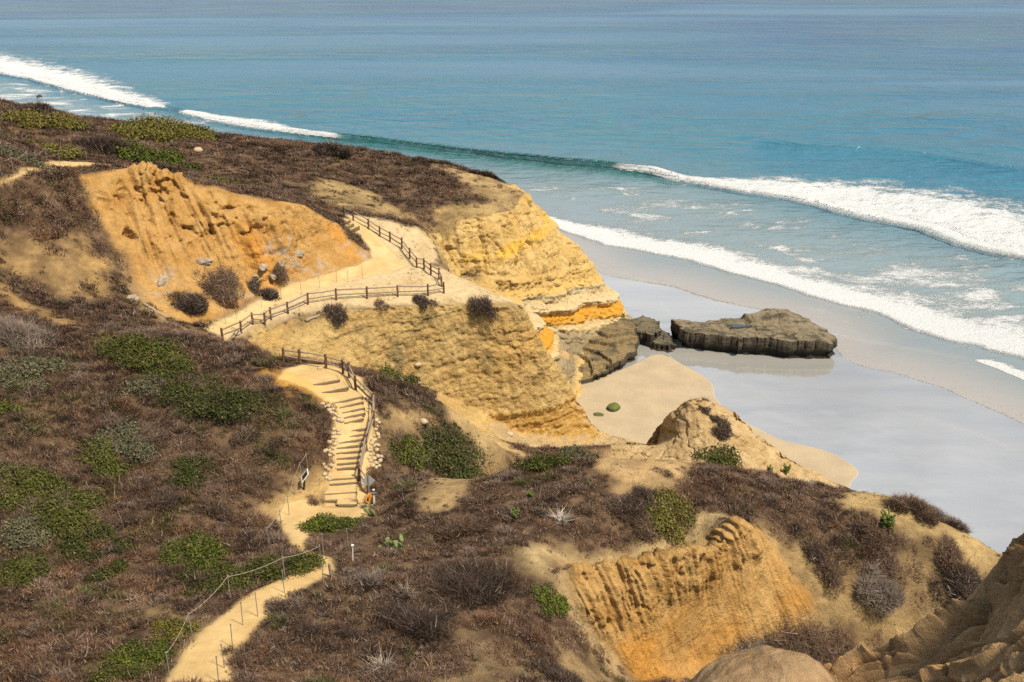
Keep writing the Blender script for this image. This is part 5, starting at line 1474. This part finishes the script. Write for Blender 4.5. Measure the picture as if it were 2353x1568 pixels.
# layered ledges and the flat rock in the wash
def slab(name, outline, ztop, label, undercut=.45, ctop=(.34, .28, .185), clow=(.055, .048, .035), z0=-.5, seed=0, crack=1.0, bevel=.10, blocks=1.6, moss=0.):
    ol = outline
    P = np.array(ol); n = 420
    seg = np.linalg.norm(np.roll(P, -1, 0) - P, axis=1); cum = np.concatenate([[0], np.cumsum(seg)])
    s = np.linspace(0, cum[-1], n, endpoint=False); PP = np.vstack([P, P[:1]])
    bx = np.interp(s, cum, PP[:, 0]); by = np.interp(s, cum, PP[:, 1])
    tau = s / cum[-1] * 6.28318
    jx_ = .45 * fbm(6 * np.cos(tau), 6 * np.sin(tau), 0 * s + seed, 4, seed + 31); jy_ = .45 * fbm(6 * np.cos(tau), 6 * np.sin(tau), 0 * s + seed, 4, seed + 32)
    bx = bx + jx_; by = by + jy_
    cx_, cy_ = P.mean(0)
    tx, ty = np.roll(bx, -1) - np.roll(bx, 1), np.roll(by, -1) - np.roll(by, 1); l = np.hypot(tx, ty); nxx, nyy = ty / l, -tx / l
    if ((bx - cx_) * nxx + (by - cy_) * nyy).mean() < 0: nxx, nyy = -nxx, -nyy
    K, Mr = 34, 46
    rowsX, rowsY, rowsZ = [], [], []
    zt_edge = ztop(bx, by)
    bw_ = np.cumsum(np.random.default_rng(seed).uniform(.35, 1.9, 400) / blocks * 1.2); bi = np.searchsorted(bw_, s); edge_ = np.abs(s - bw_[np.clip(bi, 0, 399)]); edge_ = np.minimum(edge_, np.abs(s - bw_[np.clip(bi - 1, 0, 399)]))
    blk = noise3(bi * 2.37, 0. * s + seed, 0. * s, seed) * .9 - .22 * (edge_ < .07)
    for k in range(K):
        u_ = k / (K - 1); z = z0 + (zt_edge - z0) * u_
        h = np.clip((z - 0) / np.maximum(zt_edge, .3), 0, 1)
        off = -undercut * np.exp(-((h - .25) / .22) ** 2) - .1 + .0 * h - bevel * sstep(.93, 1., u_) * .6
        lay = .16 * strata(z + .06 * fbm(bx * .3, by * .3, 0 * bx, 2, seed), seed + 2.2, 2.6)
        off = off + blk * crack * sstep(.12, .5, h) * (.6 + .8 * noise3(bi * 1.3, z * 1.4, 0. * s, seed + 15)) + 1.6 * lay + .14 * fbm(bx * 1.1, by * 1.1, z * 1.6, 4, seed + 3)
        rowsX.append(bx + nxx * off); rowsY.append(by + nyy * off); rowsZ.append(z)
    ex, ey = rowsX[-1], rowsY[-1]
    for k in range(1, Mr + 1):
        q_ = 1 - (k / Mr) ** 1.0
        x = cx_ + (ex - cx_) * q_; y = cy_ + (ey - cy_) * q_
        z = ztop(x, y)
        a = .5 + seed; gx2 = x * math.cos(a) + y * math.sin(a) + .8 * fbm(x * .45, y * .45, 0 * x, 3, seed + 4); gy2 = -x * math.sin(a) + y * math.cos(a) + .8 * fbm(x * .45, y * .45, 0 * x, 3, seed + 5)
        ck = np.maximum(np.exp(-((np.abs((gx2 / 1.5) % 1 - .5)) / .05) ** 2), np.exp(-((np.abs((gy2 / 1.1) % 1 - .5)) / .06) ** 2))
        cellz = noise3(np.floor(gx2 / 1.5 + .5) * 1.7, np.floor(gy2 / 1.1 + .5) * 1.3, 0 * x, seed + 6) * .16
        ck = ck * sstep(-.25, .3, fbm(x * .4, y * .4, 0 * x, 2, seed + 12))
        z = z + .10 * fbm(x * .6, y * .6, 0 * x, 3, seed + 11) + (cellz - .16 * ck) * crack * sstep(0, .12, 1 - q_) + .09 * fbm(x * 1.1, y * 1.1, 0 * x, 4, seed + 7)
        rowsX.append(x); rowsY.append(y); rowsZ.append(z)
    Xr, Yr, Zr = np.array(rowsX), np.array(rowsY), np.array(rowsZ)
    nr = len(Xr); Vv = np.stack([Xr, Yr, Zr], -1).reshape(-1, 3)
    ii = np.arange(nr * n).reshape(nr, n); jj = np.roll(ii, -1, 1)
    Ff = np.stack([ii[:-1], jj[:-1], jj[1:], ii[1:]], -1).reshape(-1, 4)
    top = np.zeros((nr, n)); top[K:] = 1
    hrel = np.clip(Zr / np.maximum(ztop(Xr, Yr), .3), 0, 1)
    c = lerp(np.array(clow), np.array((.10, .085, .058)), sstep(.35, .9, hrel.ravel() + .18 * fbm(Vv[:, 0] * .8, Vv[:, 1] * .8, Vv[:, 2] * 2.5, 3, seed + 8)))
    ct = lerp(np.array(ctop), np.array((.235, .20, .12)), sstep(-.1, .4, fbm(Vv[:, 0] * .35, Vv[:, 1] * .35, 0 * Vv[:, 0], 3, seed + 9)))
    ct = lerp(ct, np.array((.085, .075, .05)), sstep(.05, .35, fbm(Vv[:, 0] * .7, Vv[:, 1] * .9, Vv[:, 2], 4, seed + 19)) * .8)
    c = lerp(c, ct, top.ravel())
    if moss: c = lerp(c, np.array((.14, .17, .035)), moss * sstep(.35, .1, hrel.ravel()) * sstep(-.1, .3, fbm(Vv[:, 0] * .5, Vv[:, 1] * .5, 0 * Vv[:, 0], 2, seed + 10)))
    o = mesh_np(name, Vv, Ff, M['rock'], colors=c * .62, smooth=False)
    return tag(o, label, 'rock')
fr = [(20.0, 124.0), (20.9, 122.3), (20.7, 121.0), (22.2, 119.8), (25, 119.2), (27.5, 118.4), (30, 118.4), (33, 117.6), (35.8, 117.5), (38.9, 117.8), (40.0, 119.6), (39.4, 122.4), (37.0, 124.0), (35.4, 125.8), (32.6, 126.3), (30.4, 124.6), (27, 124.4), (24, 123.7), (21.4, 124.6)]
fz_top = lambda x, y: 2.55 + .30 * sstep(22.5, 20, x) + .6 * sstep(29.8, 30.3, x + .3 * y - 36.6) * sstep(38.5, 35, x) * sstep(121.5, 124, y) - .75 * sstep(36.5, 40.5, x) + .2 * np.floor((y - 118) / 1.9) * .5 * sstep(24, 27, x)
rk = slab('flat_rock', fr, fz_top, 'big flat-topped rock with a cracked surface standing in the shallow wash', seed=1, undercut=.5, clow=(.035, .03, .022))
# rain pool on its top
px_, py_ = 28.2, 121.8; mb = MB(); n_ = 22; pv = []
for i in range(n_):
    an = 6.283 * i / n_; rr = 1 + .28 * math.sin(an * 3 + 1) + .15 * math.sin(an * 5)
    pv.append((px_ + 1.3 * rr * math.cos(an), py_ + .5 * rr * math.sin(an), 2.87))
mb.poly(pv + [(a_, b_, 1.9) for a_, b_, _ in pv], [tuple(range(n_))] + [(i, i + n_, (i + 1) % n_ + n_, (i + 1) % n_) for i in range(n_)])
pm, pt, pb, _ = new_mat('pool_water', .03, .9); pb.inputs['Base Color'].default_value = (.06, .07, .075, 1); pb.inputs['IOR'].default_value = 1.6
po = mb.build('pool', pm); po.parent = rk
led = [(2.0, 113.8), (4.6, 110.4), (7.4, 108.3), (10.6, 110.6), (13.0, 113.4), (14.9, 116.2), (15.7, 120), (15.4, 124), (13.8, 126.8), (9.5, 123), (4.5, 117.5)]
slab('rock_ledge', led, lambda x, y: 1.0 + .5 * np.floor(.6 * sstep(6.5, 13, x) * 4 + 1.6 * sstep(0, 7, (y - 111.5) - .55 * (x - 5)) * 1.6 + .5 * fbm(x * .35, y * .35, 0 * x, 2, 5)) * .8, 'stepped brown rock ledge with a dark blocky face at the foot of the far cliff', seed=2, ctop=(.36, .265, .13), clow=(.06, .05, .032), undercut=.25, moss=.9, blocks=1.3)
slab('rock', [(15.4, 121.6), (17.2, 120.9), (18.6, 122.2), (18.6, 125.4), (17, 127.2), (15.2, 126)], lambda x, y: 2.1 + 0 * x, 'dark blocky rock stepping down from the ledge into the water', seed=3, ctop=(.24, .2, .13), crack=1.2)
slab('rock', [(17.6, 119.9), (19.3, 119.3), (20.5, 120.6), (20.2, 123.4), (18.9, 124.6), (17.6, 123)], lambda x, y: 1.25 - .5 * sstep(19.3, 20.4, x), 'low dark rock at the seaward tip of the ledge', seed=4, ctop=(.16, .14, .10), crack=1.2)

# ------------------------------------------------------------------ near outcrop beside the viewpoint
def eyed(U, V_, d): 
    s = sight(U, V_); return EYE + s / np.linalg.norm(s) * d
crest = [(1780, 1640, 15.9), (1840, 1600, 15.8), (1905, 1562, 15.7), (1950, 1545, 15.6), (1985, 1524, 15.5), (2005, 1496, 15.45), (2050, 1478, 15.3), (2110, 1468, 15.15), (2150, 1449, 15.05), (2200, 1408, 14.9), (2250, 1358, 14.7), (2290, 1308, 14.6), (2330, 1258, 14.5), (2370, 1210, 14.4), (2450, 1120, 14.2), (2560, 1010, 14)]
frontl = [(1700, 1760, 14.6), (1850, 1770, 14.2), (2000, 1780, 13.6), (2150, 1790, 13.0), (2350, 1800, 12.2), (2500, 1760, 11.6), (2700, 1650, 11.2)]
cp = np.array([eyed(*q) for q in crest]); fp = np.array([eyed(*q) for q in frontl])
def resample(P, n):
    l = np.concatenate([[0], np.cumsum(np.linalg.norm(np.diff(P, axis=0), axis=1))]); s = np.linspace(0, l[-1], n)
    return np.stack([np.interp(s, l, P[:, k]) for k in range(3)], 1)
ns, nt = 460, 260
A_, B_ = resample(cp, ns), resample(fp, ns)
tt = np.linspace(0, 1, nt)[:, None, None]
G = A_[None] * (1 - tt) + B_[None] * tt
bul = np.sin(np.pi * np.clip(tt, 0, 1)) * .10
G = G + bul * np.array([0, -.25, .9])
nb_ = 46; bk = np.linspace(0, 1, nb_)[1:][::-1][:, None, None]
back_off = np.array([.5, 1.6, 0]) * bk + np.array([0, 0, -7.0]) * bk ** 1.6
G = np.concatenate([A_[None] + back_off, G], 0)
gx, gy, gz_ = G[..., 0], G[..., 1], G[..., 2]
du = np.gradient(G, axis=1); dv = np.gradient(G, axis=0); gn = np.cross(du, dv); gn /= np.linalg.norm(gn, axis=-1, keepdims=True)
flip = np.sign((gn * (EYE - G)).sum(-1).mean()); gn *= flip
Sx = np.broadcast_to(np.linspace(0, 1, ns)[None] * 8.5, gx.shape); Tx = np.broadcast_to(np.concatenate([-np.linspace(0, 1, nb_)[1:][::-1] * 1.5, np.linspace(0, 1, nt) * 5.2])[:, None], gx.shape)
skew = Tx + .30 * Sx * sstep(0, 1.5, Tx) + .45 * fbm(Sx * .5, Tx * .5, 0 * Sx, 3, 200)
rb_ = 1 - np.abs(noise3(skew * .85, Sx * .10, 0 * Sx, 201)) * 2.2
rb2 = 1 - np.abs(noise3(skew * 2.3, Sx * .30, 0 * Sx, 202)) * 2.2
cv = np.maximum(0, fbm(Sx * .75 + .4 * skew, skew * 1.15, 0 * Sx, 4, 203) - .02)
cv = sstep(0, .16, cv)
front_m = sstep(-.2, .35, Tx)
wb_ = worley((Sx * .75 + .4 * skew).ravel(), (skew * 1.2).ravel(), 0 * Sx.ravel(), 207)
wb_ = ((wb_[2] - .5) * .8 - .6 * np.exp(-((wb_[1] - wb_[0]) / .06) ** 2)).reshape(Sx.shape)
disp = .34 * rb_ * front_m + .15 * rb2 * front_m + .10 * wb_ * front_m + .10 * fbm(gx * 1.2, gy * 1.2, gz_ * 1.2, 4, 204) + .035 * fbm(gx * 5, gy * 5, gz_ * 5, 3, 205) - .55 * cv * sstep(.15, .5, Tx)
disp = disp * np.clip(.12 + Tx * .8, .12, 1)
G = G + gn * disp[..., None]
ii = np.arange(G.shape[0] * ns).reshape(G.shape[0], ns)
Ff = np.stack([ii[:-1, :-1], ii[:-1, 1:], ii[1:, 1:], ii[1:, :-1]], -1).reshape(-1, 4)
if flip < 0: Ff = Ff[:, ::-1]
Gv = G.reshape(-1, 3)
oc = lerp(np.array((.43, .265, .125)), np.array((.54, .36, .185)), sstep(-.3, .35, fbm(Gv[:, 0] * .9, Gv[:, 1] * .9, Gv[:, 2] * .9, 4, 206)))
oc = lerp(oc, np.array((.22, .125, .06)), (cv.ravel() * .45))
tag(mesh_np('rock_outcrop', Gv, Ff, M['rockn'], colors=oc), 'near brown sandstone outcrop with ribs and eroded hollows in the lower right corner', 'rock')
# smooth hump at the bottom
hc = eyed(1768, 1668, 15.0); n1_, n2_ = 150, 90
th = np.linspace(0, 2 * np.pi, n1_, endpoint=False)[None]; ph = np.linspace(.001, 1, n2_)[:, None]
hx = hc[0] + np.cos(th) * ph * 1.55; hy = hc[1] + np.sin(th) * ph * 1.4; hz = hc[2] + .98 * (1 - ph ** 2.0) - .25 * ph ** 5 + 0 * th - 1.6 * ph ** 8
dd_ = .22 * fbm(hx * .9, hy * .9, hz * .9, 5, 210) + .05 * fbm(hx * 4, hy * 4, hz * 4, 4, 211)
Hv = np.stack([hx, hy, hz + dd_], -1).reshape(-1, 3); ii = np.arange(n1_ * n2_).reshape(n2_, n1_); jj = np.roll(ii, -1, 1)
hcol = lerp(np.array((.33, .215, .115)), np.array((.42, .29, .165)), sstep(-.3, .3, fbm(Hv[:, 0] * 1.2, Hv[:, 1] * 1.2, Hv[:, 2] * 1.2, 4, 212)))
tag(mesh_np('rock_outcrop', Hv, np.stack([ii[:-1], jj[:-1], jj[1:], ii[1:]], -1).reshape(-1, 4), M['rockn'], colors=hcol), 'smooth rounded sandstone hump cut by the bottom edge, left of the ribbed outcrop', 'rock')

# ------------------------------------------------------------------ cactuses
def pear(U, V_, n, label):
    h = Vector(ground_at(U, V_)); t = empty('prickly_pear', h, label, 'cactus')
    import bmesh
    for i in range(n):
        a = random.uniform(0, 6.28); rr = random.uniform(0, .55); c = h + Vector((math.cos(a) * rr * 1.5, math.sin(a) * rr, .16 + random.uniform(0, .34)))
        bm = bmesh.new(); bmesh.ops.create_icosphere(bm, subdivisions=2, radius=1)
        Rr = Matrix.Rotation(random.uniform(-1, 1), 3, 'Z') @ Matrix.Rotation(random.uniform(-.7, .7), 3, 'Y') @ Matrix.Rotation(random.uniform(-.4, .4), 3, 'X')
        s_ = random.uniform(.10, .16)
        for v in bm.verts: v.co = Rr @ Vector((v.co.x * s_ * (.85 + .15 * v.co.z), v.co.y * .03, v.co.z * s_ * 1.3))
        me = bpy.data.meshes.new('pad'); bm.to_mesh(me); bm.free(); me.polygons.foreach_set('use_smooth', [True] * len(me.polygons)); me.materials.append(M['cactus'])
        o = bpy.data.objects.new('pad', me); COL.objects.link(o); o.parent = t; o.location = c - h
pear(905, 1262, 20, 'prickly pear with pale green pads on the bank right of the path bend')
pear(846, 1186, 7, 'small prickly pear on the bank above the bright green shrub')
def cholla(U, V_, hgt, label, n=16):
    h = Vector(ground_at(U, V_)); t = empty('cholla_cactus', h, label, 'cactus')
    mb = MB(); mb.bar(h - Vector((0, 0, .2)), h + Vector((0, 0, hgt * .5)), .07, .06, n=8, wob=.02, seg=4); mb.build('stem', M['cholla'], t, smooth=True)
    for i in range(n * 2):
        a = random.uniform(0, 6.28); z0_ = hgt * random.uniform(.15, .75); st_ = h + Vector((0, 0, z0_)); q1 = st_ + Vector((math.cos(a) * hgt * .22, math.sin(a) * hgt * .22, hgt * random.uniform(-.02, .2)))
        q2 = q1 + Vector((math.cos(a + .9) * hgt * .1, math.sin(a + .9) * hgt * .1, hgt * random.uniform(.03, .18)))
        mb = MB(); mb.bar(st_, q1, .05, .055, n=8, wob=.03, seg=4); mb.bar(q1, q2, .055, .045, n=8, wob=.03, seg=3); mb.build('arm', M['cholla'], t, smooth=False)
cholla(2035, 1222, 1.5, 'tall green cholla cactus standing alone on the pale ridge shoulder', 20)
cholla(1806, 1092, 1.1, 'green cholla cactus on the ridge crest, the right one of a pair', 16)
cholla(1768, 1090, .95, 'yellowish cholla cactus on the ridge crest, the left one of a pair', 14)
cholla(1185, 1190, .7, 'small cholla cactus in dark brush on the near ridge, below its twin', 10)
cholla(1218, 1150, .7, 'small cholla cactus in brush just below the ridge crest green shrub', 10)

# ------------------------------------------------------------------ driftwood and kelp
def log(U0, V0, U1, V1, r, label, mat='drift'):
    a, b_ = Vector(ground_at(U0, V0)), Vector(ground_at(U1, V1)); mb = MB()
    mb.bar(a + Vector((0, 0, r * .6)), b_ + Vector((0, 0, r * .6)), r, r * .6, n=8, wob=.03, seg=7)
    tag(mb.build('log', M[mat], smooth=True), label, 'log')
log(330, 700, 385, 733, .14, 'grey fallen log lying at the left foot of the ochre scarp')
log(702, 739, 735, 726, .14, 'grey log lying under the rail fence on the front cliff lip')
log(1418, 1066, 1452, 1092, .05, 'thin stick lying on the bare patch of the ridge crest')
log(1322, 1430, 1345, 1448, .05, 'bent dead branch leaning out of the eroded hollow')
kp = [((2700 + x / 1.6855) / 1.7407, (900 + y / 1.6855) / 1.7407, s_) for x, y, s_ in [(260, 1022, .5), (425, 1030, .5), (425, 1098, .8), (392, 1138, .4), (600, 1278, 2.6), (672, 1330, .4), (735, 1357, 1.1), (742, 1400, .8), (808, 1407, .8), (770, 1450, .8), (885, 1457, .6)]]
kp += [((2700 + x / 1.6855) / 1.7407, (1800 + y / 1.6855) / 1.7407, s_) for x, y, s_ in [(1230, 20, .9), (1265, 50, .6), (1305, 52, .8), (1275, 72, .6), (1380, 83, .6), (1300, 105, .4), (1433, 180, .8), (1490, 172, .6), (1490, 265, 1.6), (1550, 275, .9), (1640, 285, 1.8), (1850, 355, .6), (1250, 95, .3), (1210, 35, .4)]]
for i, (u, v, s_) in enumerate(kp):
    p = at_level(u, v, .5); z_ = float(np.interp(0, [0], [0]))
    big_ = s_ > 1.5
    lab = ('long dark strand of kelp washed up on the wet sand beyond the knob', 'long dark strand of kelp on the wet sand beyond the ridge end')[v > 900] if big_ and i != 19 else 'small dark scrap of kelp scattered on the wet sand'
    boulder('kelp', (float(p[0]), float(p[1]), .585), .16 + .16 * s_, M['kelp'], lab, 'kelp', 'kelp scraps on the wet sand', (1.5, .35, .10), seed=i + 300, amp=.9, res=3).rotation_euler.z = random.uniform(-.4, .4) - 300 * 0
for o in list(COL.objects):      # objects built in place sit at the survey origin: give each its own base point
    if o.type == 'MESH' and o.parent is None and o.get('category') in ('kelp', 'log', 'stake') and len(o.data.vertices):
        co_ = np.empty(len(o.data.vertices) * 3, np.float32); o.data.vertices.foreach_get('co', co_); co_ = co_.reshape(-1, 3)
        c_ = co_.mean(0); c_[2] = co_[:, 2].min(); co_ -= c_; o.data.vertices.foreach_set('co', co_.ravel()); o.location = c_.tolist()
